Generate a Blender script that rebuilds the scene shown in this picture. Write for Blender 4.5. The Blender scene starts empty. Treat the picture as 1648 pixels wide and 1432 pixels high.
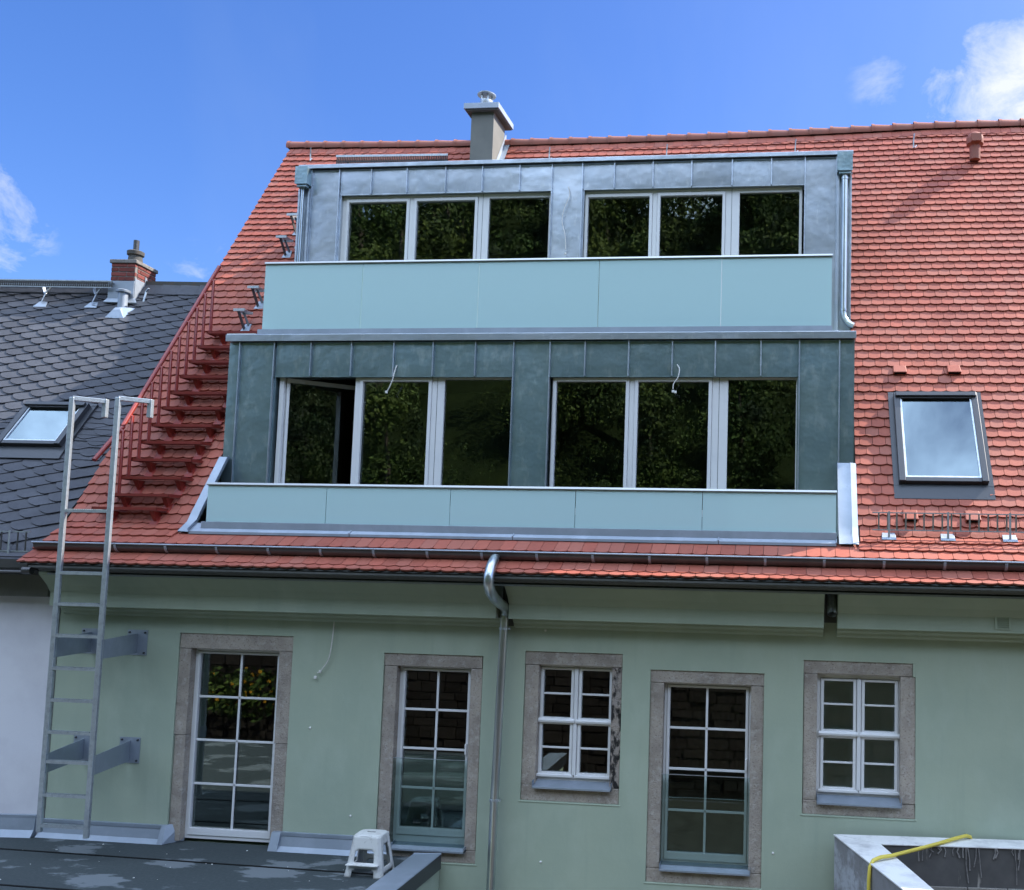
import bpy, math, random
import numpy as np
from mathutils import Matrix, Vector

random.seed(7)
rng = np.random.default_rng(7)
SC = bpy.context.scene
COL = SC.collection
PI = math.pi
rad = math.radians

# ------------------------------------------------------------------ camera
cam_data = bpy.data.cameras.new('camera')
cam = bpy.data.objects.new('camera', cam_data)
COL.objects.link(cam)
cam_data.sensor_fit = 'HORIZONTAL'
cam_data.sensor_width = 36.0
cam_data.lens = 1474.3793 / 1648 * 36.0
cam_data.shift_x = (824 - 1127.456) / 1648
cam_data.shift_y = (788.515 - 716) / 1648
cam_data.clip_start = 0.1
cam_data.clip_end = 2000
R0 = (0.99398491, 0.10731980, 0.02182779)
R1 = (0.01304171, 0.08189851, -0.99655534)
R2 = (-0.10873778, 0.99084565, 0.08000625)
m = Matrix(((R0[0], -R1[0], -R2[0], 0.0), (R0[1], -R1[1], -R2[1], -10.3179), (R0[2], -R1[2], -R2[2], 3.4), (0, 0, 0, 1)))
cam.matrix_world = m
SC.camera = cam

# ------------------------------------------------------------------ light
SUN = Vector((0.62, 0.28, 0.73)).normalized()
sun_el = math.asin(SUN.z)
sun_az = math.atan2(SUN.x, SUN.y)
world = bpy.data.worlds.new('World')
SC.world = world
world.use_nodes = True
wn = world.node_tree.nodes
wl = world.node_tree.links
wn.clear()


def N(tree, typ, **kw):
    n = tree.nodes.new(typ)
    for k, v in kw.items():
        setattr(n, k, v)
    return n


def setin(n, **kw):
    for k, v in kw.items():
        n.inputs[k.replace('_', ' ')].default_value = v


wt = world.node_tree
w_out = N(wt, 'ShaderNodeOutputWorld')
w_bg = N(wt, 'ShaderNodeBackground')
w_bg.inputs['Strength'].default_value = 0.08
sky = N(wt, 'ShaderNodeTexSky', sky_type='NISHITA')
sky.sun_disc = False
sky.sun_elevation = sun_el
sky.sun_rotation = sun_az
sky.air_density = 1.0
sky.dust_density = 1.3
sky.ozone_density = 2.0
tc = N(wt, 'ShaderNodeTexCoord')


def dotmask(direction, lo, hi):
    """smooth 0..1 mask round a sky direction (cos of the angle from lo to hi)"""
    vm = N(wt, 'ShaderNodeVectorMath', operation='DOT_PRODUCT')
    nn = N(wt, 'ShaderNodeVectorMath', operation='NORMALIZE')
    wl.new(tc.outputs['Generated'], nn.inputs[0])
    wl.new(nn.outputs['Vector'], vm.inputs[0])
    vm.inputs[1].default_value = Vector(direction).normalized()
    mr = N(wt, 'ShaderNodeMapRange', interpolation_type='SMOOTHSTEP')
    wl.new(vm.outputs['Value'], mr.inputs['Value'])
    mr.inputs['From Min'].default_value = math.cos(lo)
    mr.inputs['From Max'].default_value = math.cos(hi)
    return mr.outputs['Result']


def wmath(op, a, b=None, clamp=False):
    n = N(wt, 'ShaderNodeMath', operation=op, use_clamp=clamp)
    for i, v in enumerate((a, b)):
        if v is None:
            continue
        if isinstance(v, (int, float)):
            n.inputs[i].default_value = v
        else:
            wl.new(v, n.inputs[i])
    return n.outputs[0]


wmap = N(wt, 'ShaderNodeMapping')
wl.new(tc.outputs['Generated'], wmap.inputs['Vector'])
wmap.inputs['Scale'].default_value = (1, 1, 1.5)
wmap.inputs['Location'].default_value = (0.37, 0.0, 0.12)
wnoise = N(wt, 'ShaderNodeTexNoise')
wl.new(wmap.outputs['Vector'], wnoise.inputs['Vector'])
setin(wnoise, Scale=13.0, Detail=10.0, Roughness=0.64, Distortion=0.35)
wbig = N(wt, 'ShaderNodeTexNoise')
wl.new(tc.outputs['Generated'], wbig.inputs['Vector'])
setin(wbig, Scale=2.3, Detail=2.0, Roughness=0.5)
# where clouds gather: right above the ridge, low on the left, broad and unseen behind the viewer
m1 = dotmask((0.232, 0.870, 0.430), rad(8.6), rad(0.5))
m2 = dotmask((-0.690, 0.680, 0.275), rad(3.8), rad(0.3))
m3 = dotmask((-0.54, 0.80, 0.235), rad(4.5), rad(0.3))
m4 = dotmask((0.0, -0.70, 0.70), rad(74), rad(40))
m5 = dotmask((-0.145, 0.873, 0.466), rad(2.0), rad(0.2))
m6 = dotmask((0.075, 0.875, 0.475), rad(2.4), rad(0.3))
m7 = dotmask((0.80, 0.55, 0.30), rad(22), rad(6))
mm = wmath('MAXIMUM', wmath('MULTIPLY', m1, 1.12), wmath('MULTIPLY', m2, 0.60))
mm = wmath('MAXIMUM', mm, wmath('MULTIPLY', m3, 0.33))
mm = wmath('MAXIMUM', mm, wmath('MULTIPLY', m5, 0.22))
mm = wmath('MAXIMUM', mm, wmath('MULTIPLY', m6, 0.20))
mm = wmath('MAXIMUM', mm, wmath('MULTIPLY', m7, 0.85))
cl = wmath('ADD', wnoise.outputs['Fac'], wmath('MULTIPLY', mm, 0.33))
cl = wmath('SUBTRACT', cl, 0.64)
cl = wmath('MULTIPLY', cl, 3.4, clamp=True)
cl = wmath('MULTIPLY', cl, wmath('MULTIPLY', mm, 3.0, clamp=True), clamp=True)
# faint high haze streaks
wst = N(wt, 'ShaderNodeTexNoise')
wmap2 = N(wt, 'ShaderNodeMapping')
wl.new(tc.outputs['Generated'], wmap2.inputs['Vector'])
wmap2.inputs['Scale'].default_value = (3.0, 1.0, 1.2)
wmap2.inputs['Rotation'].default_value = (0.0, 0.5, 0.3)
wl.new(wmap2.outputs['Vector'], wst.inputs['Vector'])
setin(wst, Scale=1.7, Detail=5.0, Roughness=0.6)
st = wmath('MULTIPLY', wmath('SUBTRACT', wst.outputs['Fac'], 0.5), 0.30, clamp=True)
wmix0 = N(wt, 'ShaderNodeMix', data_type='RGBA')
wl.new(st, wmix0.inputs[0])
whue = N(wt, 'ShaderNodeHueSaturation')
whue.inputs['Saturation'].default_value = 1.25
whue.inputs['Value'].default_value = 0.425
wl.new(sky.outputs['Color'], whue.inputs['Color'])
wtint = N(wt, 'ShaderNodeMix', data_type='RGBA', blend_type='MULTIPLY')
wtint.inputs[0].default_value = 1.0
wl.new(whue.outputs['Color'], wtint.inputs[6])
wtint.inputs[7].default_value = (0.98, 1.06, 1.46, 1)
wl.new(wtint.outputs[2], wmix0.inputs[6])
wmix0.inputs[7].default_value = (1.3, 1.7, 2.3, 1)
wmix = N(wt, 'ShaderNodeMix', data_type='RGBA')
wl.new(cl, wmix.inputs[0])
wl.new(wmix0.outputs[2], wmix.inputs[6])
wmix.inputs[7].default_value = (2.35, 2.5, 2.65, 1)
# unseen cumulus overhead and behind the viewer, brightened to light the facade
wcu = N(wt, 'ShaderNodeTexNoise')
wl.new(wmap.outputs['Vector'], wcu.inputs['Vector'])
setin(wcu, Scale=3.4, Detail=7.0, Roughness=0.55, Distortion=0.3)
cu = wmath('MULTIPLY', wmath('SUBTRACT', wmath('ADD', wcu.outputs['Fac'], wmath('MULTIPLY', m4, 0.30)), 0.66), 5.0, clamp=True)
cu = wmath('MULTIPLY', cu, wmath('MULTIPLY', m4, 3.0, clamp=True), clamp=True)
wmix3 = N(wt, 'ShaderNodeMix', data_type='RGBA')
wl.new(cu, wmix3.inputs[0])
wl.new(wmix.outputs[2], wmix3.inputs[6])
wmix3.inputs[7].default_value = (7.0, 8.7, 11.4, 1)
wl.new(wmix3.outputs[2], w_bg.inputs['Color'])
wl.new(w_bg.outputs[0], w_out.inputs['Surface'])

sun_data = bpy.data.lights.new('sun', 'SUN')
sun_data.energy = 2.0
sun_data.angle = rad(0.6)
sun_data.color = (1.0, 0.93, 0.84)
sun = bpy.data.objects.new('sun', sun_data)
COL.objects.link(sun)
sun.rotation_euler = SUN.to_track_quat('Z', 'Y').to_euler()
sun.location = (20, 10, 30)

SC.view_settings.view_transform = 'Standard'
SC.view_settings.look = 'None'
SC.view_settings.gamma = 1.0
SC.view_settings.exposure = 2.3
SC.view_settings.use_curve_mapping = False
SC.cycles.max_bounces = 8
SC.cycles.transparent_max_bounces = 12
SC.cycles.caustics_reflective = False
SC.cycles.caustics_refractive = False

# ------------------------------------------------------------------ materials
MATS = {}


def material(name, color, rough=0.7, metallic=0.0, spec=0.5, noise=None, bump=None, coords='Object', tint=None, tint_color=None, coat=0.0):
    """noise=(scale, colour2, contrast lo, hi); bump=(scale, strength, distance); tint=(amount) random brightness per piece"""
    mat = bpy.data.materials.new(name)
    mat.use_nodes = True
    t = mat.node_tree
    p = t.nodes['Principled BSDF']
    p.inputs['Roughness'].default_value = rough
    p.inputs['Metallic'].default_value = metallic
    p.inputs['Specular IOR Level'].default_value = spec
    p.inputs['Coat Weight'].default_value = coat
    geo = N(t, 'ShaderNodeNewGeometry')
    col = N(t, 'ShaderNodeRGB').outputs[0]
    col.default_value = (*color, 1)
    for layer in (noise if isinstance(noise, list) else ([noise] if noise else [])):
        scale, c2, lo, hi = layer[:4]
        nz = N(t, 'ShaderNodeTexNoise')
        if len(layer) > 4:
            mp = N(t, 'ShaderNodeMapping')
            mp.inputs['Scale'].default_value = layer[4]
            t.links.new(geo.outputs['Position'], mp.inputs['Vector'])
            t.links.new(mp.outputs['Vector'], nz.inputs['Vector'])
        else:
            t.links.new(geo.outputs['Position'], nz.inputs['Vector'])
        setin(nz, Scale=scale, Detail=6.0, Roughness=0.6)
        mr = N(t, 'ShaderNodeMapRange')
        t.links.new(nz.outputs['Fac'], mr.inputs['Value'])
        mr.inputs['From Min'].default_value = lo
        mr.inputs['From Max'].default_value = hi
        mx = N(t, 'ShaderNodeMix', data_type='RGBA')
        t.links.new(mr.outputs['Result'], mx.inputs[0])
        t.links.new(col, mx.inputs[6])
        mx.inputs[7].default_value = (*c2, 1)
        col = mx.outputs[2]
    if tint:
        oi = N(t, 'ShaderNodeObjectInfo')
        ad = N(t, 'ShaderNodeMath', operation='ADD')
        t.links.new(oi.outputs['Random'], ad.inputs[0])
        t.links.new(geo.outputs['Random Per Island'], ad.inputs[1])
        fr = N(t, 'ShaderNodeMath', operation='FRACT')
        t.links.new(ad.outputs[0], fr.inputs[0])
        hs = N(t, 'ShaderNodeHueSaturation')
        mr = N(t, 'ShaderNodeMapRange')
        t.links.new(fr.outputs[0], mr.inputs['Value'])
        mr.inputs['To Min'].default_value = 1 - tint
        mr.inputs['To Max'].default_value = 1 + tint
        t.links.new(mr.outputs['Result'], hs.inputs['Value'])
        t.links.new(col, hs.inputs['Color'])
        col = hs.outputs['Color']
        if tint_color:
            wn_ = N(t, 'ShaderNodeTexWhiteNoise', noise_dimensions='1D')
            t.links.new(ad.outputs[0], wn_.inputs['W'])
            mr2 = N(t, 'ShaderNodeMapRange')
            t.links.new(wn_.outputs['Value'], mr2.inputs['Value'])
            mr2.inputs['From Min'].default_value = 0.55
            mr2.inputs['To Max'].default_value = 0.8
            mx = N(t, 'ShaderNodeMix', data_type='RGBA')
            t.links.new(mr2.outputs['Result'], mx.inputs[0])
            t.links.new(col, mx.inputs[6])
            mx.inputs[7].default_value = (*tint_color, 1)
            col = mx.outputs[2]
    t.links.new(col, p.inputs['Base Color'])
    if bump:
        prev = None
        for layer in (bump if isinstance(bump, list) else [bump]):
            scale, strength, dist = layer[:3]
            nz = N(t, 'ShaderNodeTexNoise')
            if len(layer) > 3:
                mp = N(t, 'ShaderNodeMapping')
                mp.inputs['Scale'].default_value = layer[3]
                t.links.new(geo.outputs['Position'], mp.inputs['Vector'])
                t.links.new(mp.outputs['Vector'], nz.inputs['Vector'])
            else:
                t.links.new(geo.outputs['Position'], nz.inputs['Vector'])
            setin(nz, Scale=scale, Detail=4.0, Roughness=0.55)
            bp = N(t, 'ShaderNodeBump')
            bp.inputs['Strength'].default_value = strength
            bp.inputs['Distance'].default_value = dist
            t.links.new(nz.outputs['Fac'], bp.inputs['Height'])
            if prev is not None:
                t.links.new(prev, bp.inputs['Normal'])
            prev = bp.outputs['Normal']
        t.links.new(prev, p.inputs['Normal'])
    MATS[name] = mat
    return mat


material('render_green', (0.42, 0.48, 0.365), 0.9, spec=0.2,
         noise=[(0.7, (0.35, 0.42, 0.33), 0.35, 0.75), (3.0, (0.44, 0.505, 0.40), 0.50, 0.80, (1, 1, 0.5)), (5.0, (0.355, 0.42, 0.33), 0.56, 0.85, (1.5, 1, 0.12)), (26, (0.36, 0.43, 0.34), 0.62, 0.8)],
         bump=[(2.5, 0.25, 0.03), (90, 0.25, 0.004)])
material('render_white', (0.74, 0.73, 0.76), 0.9, spec=0.2, noise=[(1.2, (0.60, 0.58, 0.62), 0.45, 0.8), (9, (0.45, 0.42, 0.42), 0.70, 0.9)],
         bump=(60, 0.2, 0.004))
material('clay_tile', (0.335, 0.090, 0.060), 0.60, spec=0.30, noise=[(0.55, (0.39, 0.115, 0.072), 0.4, 0.7), (16, (0.27, 0.074, 0.050), 0.50, 0.85)],
         tint=0.14, tint_color=(0.36, 0.13, 0.092), bump=(60, 0.15, 0.004, (1.6, 0.2, 0.2)))
material('clay_ridge', (0.33, 0.12, 0.085), 0.65, spec=0.3, noise=(5, (0.26, 0.13, 0.10), 0.45, 0.8), tint=0.08)
material('slate', (0.060, 0.062, 0.072), 0.62, spec=0.35, noise=[(3.0, (0.085, 0.088, 0.1), 0.4, 0.7), (40, (0.06, 0.062, 0.07), 0.5, 0.8)], tint=0.12, bump=(30, 0.2, 0.006))
material('zinc', (0.56, 0.61, 0.67), 0.36, metallic=0.88, noise=[(1.6, (0.46, 0.53, 0.61), 0.35, 0.75), (14, (0.70, 0.74, 0.78), 0.56, 0.80, (1, 1, 0.45))],
         tint=0.14, bump=[(0.9, 0.60, 0.05), (2.4, 0.12, 0.012)])
material('zinc_teal', (0.31, 0.42, 0.45), 0.34, metallic=0.8, noise=[(1.6, (0.25, 0.365, 0.42), 0.35, 0.75), (9, (0.50, 0.60, 0.62), 0.52, 0.82, (1, 1, 0.4))],
         tint=0.08, bump=[(1.4, 0.5, 0.05), (6.0, 0.3, 0.008)])  # teal base colour stands for mirrored trees; pale mottle is the metal's own
material('zinc_matt', (0.34, 0.39, 0.45), 0.55, metallic=0.55, noise=[(4, (0.42, 0.47, 0.54), 0.45, 0.75), (30, (0.33, 0.37, 0.41), 0.58, 0.85)], bump=(6, 0.3, 0.01))
material('gutter_metal', (0.10, 0.10, 0.105), 0.38, metallic=0.6, noise=(6, (0.13, 0.125, 0.12), 0.4, 0.8))
material('galvanised', (0.55, 0.60, 0.63), 0.42, metallic=0.75, noise=[(18, (0.42, 0.46, 0.50), 0.45, 0.7), (50, (0.70, 0.74, 0.78), 0.56, 0.8)])
material('pipe_metal', (0.55, 0.60, 0.60), 0.28, metallic=0.9, noise=(7, (0.40, 0.45, 0.46), 0.45, 0.75, (1, 1, 0.3)))
material('sandstone', (0.43, 0.375, 0.315), 0.92, spec=0.15,
         noise=[(4.0, (0.29, 0.25, 0.215), 0.40, 0.66), (16, (0.52, 0.475, 0.42), 0.50, 0.75), (48, (0.20, 0.165, 0.145), 0.56, 0.70)],
         bump=[(14, 0.5, 0.02), (70, 0.7, 0.012)], tint=0.07)
material('sandstone_stained', (0.40, 0.34, 0.29), 0.95, spec=0.1,
         noise=[(10, (0.36, 0.32, 0.29), 0.4, 0.7), (13, (0.045, 0.042, 0.040), 0.45, 0.56, (1.3, 1, 0.55))], bump=[(14, 0.7, 0.03), (60, 0.9, 0.02)])
material('white_paint', (0.78, 0.78, 0.78), 0.35, spec=0.5, noise=(4, (0.72, 0.72, 0.73), 0.5, 0.8))
material('sage_paint', (0.55, 0.62, 0.58), 0.5)
material('dark_frame', (0.055, 0.06, 0.068), 0.38, metallic=0.3)
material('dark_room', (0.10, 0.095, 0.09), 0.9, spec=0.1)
material('curtain', (0.80, 0.84, 0.88), 0.9, spec=0.1, noise=(3, (0.72, 0.76, 0.80), 0.4, 0.7))
material('red_steel', (0.31, 0.036, 0.023), 0.30, spec=0.6, noise=(8, (0.25, 0.030, 0.02), 0.4, 0.7))
material('dark_red_steel', (0.20, 0.026, 0.018), 0.4, spec=0.5)
material('rail_cap', (0.42, 0.43, 0.43), 0.32, metallic=0.8)
material('chimney_render', (0.215, 0.215, 0.195), 0.9, spec=0.2, noise=(3, (0.185, 0.187, 0.172), 0.4, 0.7), bump=(80, 0.2, 0.004))
material('brick_red', (0.23, 0.065, 0.055), 0.85, spec=0.2, noise=(14, (0.12, 0.05, 0.045), 0.45, 0.75), tint=0.25, bump=(60, 0.4, 0.006))
material('mortar', (0.25, 0.235, 0.22), 0.95, spec=0.1, noise=(20, (0.12, 0.115, 0.11), 0.45, 0.7), bump=(50, 0.4, 0.006))
material('old_clay', (0.075, 0.075, 0.07), 0.8, noise=(12, (0.11, 0.08, 0.06), 0.5, 0.75))
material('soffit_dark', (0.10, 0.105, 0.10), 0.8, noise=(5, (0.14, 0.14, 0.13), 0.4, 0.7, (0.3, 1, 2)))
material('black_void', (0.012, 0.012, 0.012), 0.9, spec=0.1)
material('bitumen', (0.046, 0.058, 0.060), 0.85, spec=0.3,
         noise=[(30, (0.060, 0.072, 0.076), 0.45, 0.7), (0.85, (0.15, 0.17, 0.18), 0.53, 0.56, (1.0, 2.2, 1)), (90, (0.5, 0.5, 0.5), 0.79, 0.82)],
         bump=[(120, 0.4, 0.004), (3, 0.3, 0.02)])
material('plastic_stool', (0.66, 0.66, 0.62), 0.5, spec=0.4, noise=[(9, (0.50, 0.48, 0.44), 0.50, 0.72), (34, (0.33, 0.30, 0.27), 0.60, 0.78)])
material('cement_white', (0.80, 0.79, 0.76), 0.9, spec=0.15, noise=[(5, (0.52, 0.51, 0.50), 0.45, 0.75), (40, (0.34, 0.33, 0.32), 0.68, 0.8)], bump=[(20, 0.5, 0.01)])
material('cement_grey', (0.27, 0.265, 0.27), 0.9, spec=0.15, noise=[(2.2, (0.44, 0.45, 0.48), 0.50, 0.60), (12, (0.2, 0.195, 0.19), 0.5, 0.8)], bump=[(20, 0.5, 0.01)])
material('slurry_dark', (0.085, 0.083, 0.08), 0.75, spec=0.3, noise=[(3, (0.12, 0.115, 0.11), 0.4, 0.7), (6.5, (0.33, 0.31, 0.28), 0.62, 0.70, (1.6, 1, 0.22))])
material('concrete_block', (0.22, 0.205, 0.18), 0.95, spec=0.1, noise=[(7, (0.28, 0.26, 0.23), 0.4, 0.7), (50, (0.14, 0.13, 0.12), 0.55, 0.8)], tint=0.1, bump=(50, 0.6, 0.008))
material('hose_yellow', (0.70, 0.56, 0.09), 0.45, spec=0.4)
material('cable_white', (0.72, 0.70, 0.66), 0.6)
material('filler_white', (0.75, 0.74, 0.70), 0.9)
material('ground_soil', (0.055, 0.05, 0.042), 0.95, spec=0.1, noise=(4, (0.085, 0.078, 0.065), 0.4, 0.7))
material('hill_green', (0.016, 0.024, 0.008), 0.95, spec=0.05, noise=[(0.8, (0.028, 0.04, 0.012), 0.45, 0.7), (8, (0.02, 0.035, 0.01), 0.5, 0.8)])
material('leaf_green', (0.060, 0.105, 0.022), 0.7, spec=0.25, noise=[(0.16, (0.135, 0.175, 0.035), 0.44, 0.60), (0.6, (0.018, 0.035, 0.010), 0.46, 0.62)], tint=0.3)
material('bark', (0.09, 0.07, 0.055), 0.9)
material('rubble_stone', (0.045, 0.037, 0.032), 0.95, spec=0.1, noise=(7, (0.030, 0.026, 0.023), 0.4, 0.7), tint=0.3, bump=(12, 0.6, 0.03))
material('flower_yellow', (0.70, 0.33, 0.02), 0.7)


def glass_material(name, ior, gain, tint=(1, 1, 1), trans=1.0, rough=0.0, wav=0.0):
    mat = bpy.data.materials.new(name)
    mat.use_nodes = True
    t = mat.node_tree
    t.nodes.clear()
    out = N(t, 'ShaderNodeOutputMaterial')
    fr = N(t, 'ShaderNodeFresnel')
    fr.inputs['IOR'].default_value = ior
    mu = N(t, 'ShaderNodeMath', operation='MULTIPLY', use_clamp=True)
    t.links.new(fr.outputs[0], mu.inputs[0])
    mu.inputs[1].default_value = gain
    gl = N(t, 'ShaderNodeBsdfGlossy')
    gl.inputs['Roughness'].default_value = rough
    gl.inputs['Color'].default_value = (0.93, 1.0, 0.97, 1)
    tr = N(t, 'ShaderNodeBsdfTransparent')
    tr.inputs['Color'].default_value = (*[c * trans for c in tint], 1)
    mx = N(t, 'ShaderNodeMixShader')
    t.links.new(mu.outputs[0], mx.inputs[0])
    t.links.new(tr.outputs[0], mx.inputs[1])
    t.links.new(gl.outputs[0], mx.inputs[2])
    t.links.new(mx.outputs[0], out.inputs['Surface'])
    if wav:
        geo = N(t, 'ShaderNodeNewGeometry')
        nz = N(t, 'ShaderNodeTexNoise')
        t.links.new(geo.outputs['Position'], nz.inputs['Vector'])
        setin(nz, Scale=1.3, Detail=1.0)
        bp = N(t, 'ShaderNodeBump')
        bp.inputs['Strength'].default_value = wav
        bp.inputs['Distance'].default_value = 0.01
        t.links.new(nz.outputs['Fac'], bp.inputs['Height'])
        t.links.new(bp.outputs['Normal'], gl.inputs['Normal'])
    MATS[name] = mat
    return mat


glass_material('window_glass', 1.52, 1.8, tint=(0.88, 0.93, 0.90), wav=0.10, rough=0.012)
glass_material('clear_glass', 1.5, 0.55, tint=(0.86, 0.93, 0.92))
glass_material('skylight_glass', 1.9, 1.9, tint=(0.5, 0.55, 0.6), wav=0.05)
for n_ in MATS['skylight_glass'].node_tree.nodes:
    if n_.type == 'BSDF_GLOSSY':
        n_.inputs['Color'].default_value = (0.72, 0.90, 1.0, 1)

mat = bpy.data.materials.new('frosted_glass')
mat.use_nodes = True
t = mat.node_tree
p = t.nodes['Principled BSDF']
p.inputs['Base Color'].default_value = (0.57, 0.79, 0.79, 1)
p.inputs['Roughness'].default_value = 0.28
p.inputs['Specular IOR Level'].default_value = 0.5
trl = N(t, 'ShaderNodeBsdfTranslucent')
trl.inputs['Color'].default_value = (0.62, 0.80, 0.84, 1)
mx = N(t, 'ShaderNodeMixShader')
mx.inputs[0].default_value = 0.15
t.links.new(p.outputs[0], mx.inputs[1])
t.links.new(trl.outputs[0], mx.inputs[2])
t.links.new(mx.outputs[0], t.nodes['Material Output'].inputs['Surface'])
MATS['frosted_glass'] = mat

# ------------------------------------------------------------------ mesh helpers
W = {}      # world origin of every object (translation only trees)


def tag(o, label=None, cat=None, group=None, kind=None):
    if label:
        o['label'] = label
    if cat:
        o['category'] = cat
    if group:
        o['group'] = group
    if kind:
        o['kind'] = kind
    return o


def empty(name, loc, label, cat, group=None):
    o = bpy.data.objects.new(name, None)
    o.empty_display_size = 0.2
    COL.objects.link(o)
    o.location = loc
    W[o.name] = Vector(loc)
    return tag(o, label, cat, group)


def link(o, parent, world_loc=(0, 0, 0)):
    COL.objects.link(o)
    wl_ = Vector(world_loc)
    if parent is not None:
        o.parent = parent
        o.location = wl_ - W[parent.name]
    else:
        o.location = wl_
    W[o.name] = wl_
    return o


class MB:
    def __init__(self):
        self.v = []
        self.f = []

    def add(self, vs, fs):
        b = len(self.v)
        self.v.extend([tuple(x) for x in vs])
        self.f.extend([tuple(i + b for i in f) for f in fs])
        return self

    def box(self, x0, x1, y0, y1, z0, z1):
        vs = [(x0, y0, z0), (x1, y0, z0), (x1, y1, z0), (x0, y1, z0), (x0, y0, z1), (x1, y0, z1), (x1, y1, z1), (x0, y1, z1)]
        return self.add(vs, [(0, 3, 2, 1), (4, 5, 6, 7), (0, 1, 5, 4), (1, 2, 6, 5), (2, 3, 7, 6), (3, 0, 4, 7)])

    def hexa(self, vs):
        return self.add(vs, [(0, 3, 2, 1), (4, 5, 6, 7), (0, 1, 5, 4), (1, 2, 6, 5), (2, 3, 7, 6), (3, 0, 4, 7)])

    def prism_x(self, prof, x0, x1, closed=True, caps=True):
        """profile [(y, z)] swept along x"""
        n = len(prof)
        vs = [(x0, y, z) for y, z in prof] + [(x1, y, z) for y, z in prof]
        fs = []
        for i in range(n if closed else n - 1):
            j = (i + 1) % n
            fs.append((i, j, n + j, n + i))
        if caps and closed:
            fs.append(tuple(range(n))[::-1])
            fs.append(tuple(range(n, 2 * n)))
        return self.add(vs, fs)

    def prism_y(self, prof, y0, y1):
        """profile [(x, z)] swept along y"""
        n = len(prof)
        vs = [(x, y0, z) for x, z in prof] + [(x, y1, z) for x, z in prof]
        fs = [(i, (i + 1) % n, n + (i + 1) % n, n + i) for i in range(n)]
        fs += [tuple(range(n)), tuple(range(n, 2 * n))[::-1]]
        return self.add(vs, fs)

    def tube(self, pts, r, n=10, caps=True, radii=None):
        pts = [Vector(q) for q in pts]
        rings = []
        up = Vector((0, 0, 1))
        prevx = None
        for i, q in enumerate(pts):
            if i == 0:
                d = pts[1] - q
            elif i == len(pts) - 1:
                d = q - pts[i - 1]
            else:
                d = (pts[i + 1] - q).normalized() + (q - pts[i - 1]).normalized()
            d.normalize()
            if prevx is None:
                a = up if abs(d.dot(up)) < 0.95 else Vector((1, 0, 0))
                x = d.cross(a).normalized()
            else:
                x = (prevx - d * prevx.dot(d)).normalized()
            prevx = x
            y = d.cross(x)
            rr = radii[i] if radii else r
            rings.append([q + x * math.cos(2 * PI * k / n) * rr + y * math.sin(2 * PI * k / n) * rr for k in range(n)])
        vs = [v for ring in rings for v in ring]
        fs = []
        for i in range(len(pts) - 1):
            for k in range(n):
                a, b = i * n + k, i * n + (k + 1) % n
                fs.append((a, b, b + n, a + n))
        if caps:
            fs.append(tuple(range(n))[::-1])
            fs.append(tuple(range((len(pts) - 1) * n, len(pts) * n)))
        return self.add(vs, fs)

    def bar(self, a, b, w, d, up=(0, 0, 1)):
        """square bar from a to b, w across, d deep"""
        a, b = Vector(a), Vector(b)
        z = (b - a).normalized()
        u = Vector(up)
        if abs(z.dot(u)) > 0.98:
            u = Vector((0, 1, 0))
        x = z.cross(u).normalized() * (w / 2)
        y = z.cross(x).normalized() * (d / 2)
        return self.hexa([a - x - y, a + x - y, a + x + y, a - x + y, b - x - y, b + x - y, b + x + y, b - x + y])

    def lathe(self, prof, cx, cy, n=24):
        """[(r, z)] about the vertical through cx, cy"""
        vs, fs = [], []
        for r, z in prof:
            vs += [(cx + r * math.cos(2 * PI * k / n), cy + r * math.sin(2 * PI * k / n), z) for k in range(n)]
        for i in range(len(prof) - 1):
            for k in range(n):
                a, b = i * n + k, i * n + (k + 1) % n
                fs.append((a, b, b + n, a + n))
        fs.append(tuple(range(n))[::-1])
        fs.append(tuple(range((len(prof) - 1) * n, len(prof) * n)))
        return self.add(vs, fs)

    def holes(self, x0, x1, z0, z1, hs, y0, y1):
        """slab from y0 (front) to y1 (back) with rectangular holes (xa, xb, za, zb)"""
        xs = sorted({x0, x1} | {min(max(h[i], x0), x1) for h in hs for i in (0, 1)})
        zs = sorted({z0, z1} | {min(max(h[i], z0), z1) for h in hs for i in (2, 3)})

        def solid(i, k):
            if not (0 <= i < len(xs) - 1 and 0 <= k < len(zs) - 1):
                return False
            cx_, cz_ = (xs[i] + xs[i + 1]) / 2, (zs[k] + zs[k + 1]) / 2
            return not any(h[0] < cx_ < h[1] and h[2] < cz_ < h[3] for h in hs)
        for i in range(len(xs) - 1):
            for k in range(len(zs) - 1):
                if not solid(i, k):
                    continue
                a, b, c, d = xs[i], xs[i + 1], zs[k], zs[k + 1]
                self.add([(a, y0, c), (b, y0, c), (b, y0, d), (a, y0, d)], [(0, 1, 2, 3)])
                self.add([(a, y1, c), (b, y1, c), (b, y1, d), (a, y1, d)], [(3, 2, 1, 0)])
                if not solid(i - 1, k):
                    self.add([(a, y0, c), (a, y0, d), (a, y1, d), (a, y1, c)], [(0, 1, 2, 3)])
                if not solid(i + 1, k):
                    self.add([(b, y0, c), (b, y0, d), (b, y1, d), (b, y1, c)], [(3, 2, 1, 0)])
                if not solid(i, k - 1):
                    self.add([(a, y0, c), (b, y0, c), (b, y1, c), (a, y1, c)], [(3, 2, 1, 0)])
                if not solid(i, k + 1):
                    self.add([(a, y0, d), (b, y0, d), (b, y1, d), (a, y1, d)], [(0, 1, 2, 3)])
        return self

    def mesh(self, name, material_name, smooth=False):
        me = bpy.data.meshes.new(name)
        me.from_pydata(self.v, [], self.f)
        me.materials.append(MATS[material_name])
        if smooth:
            me.polygons.foreach_set('use_smooth', [True] * len(me.polygons))
        me.update()
        return me

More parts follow.
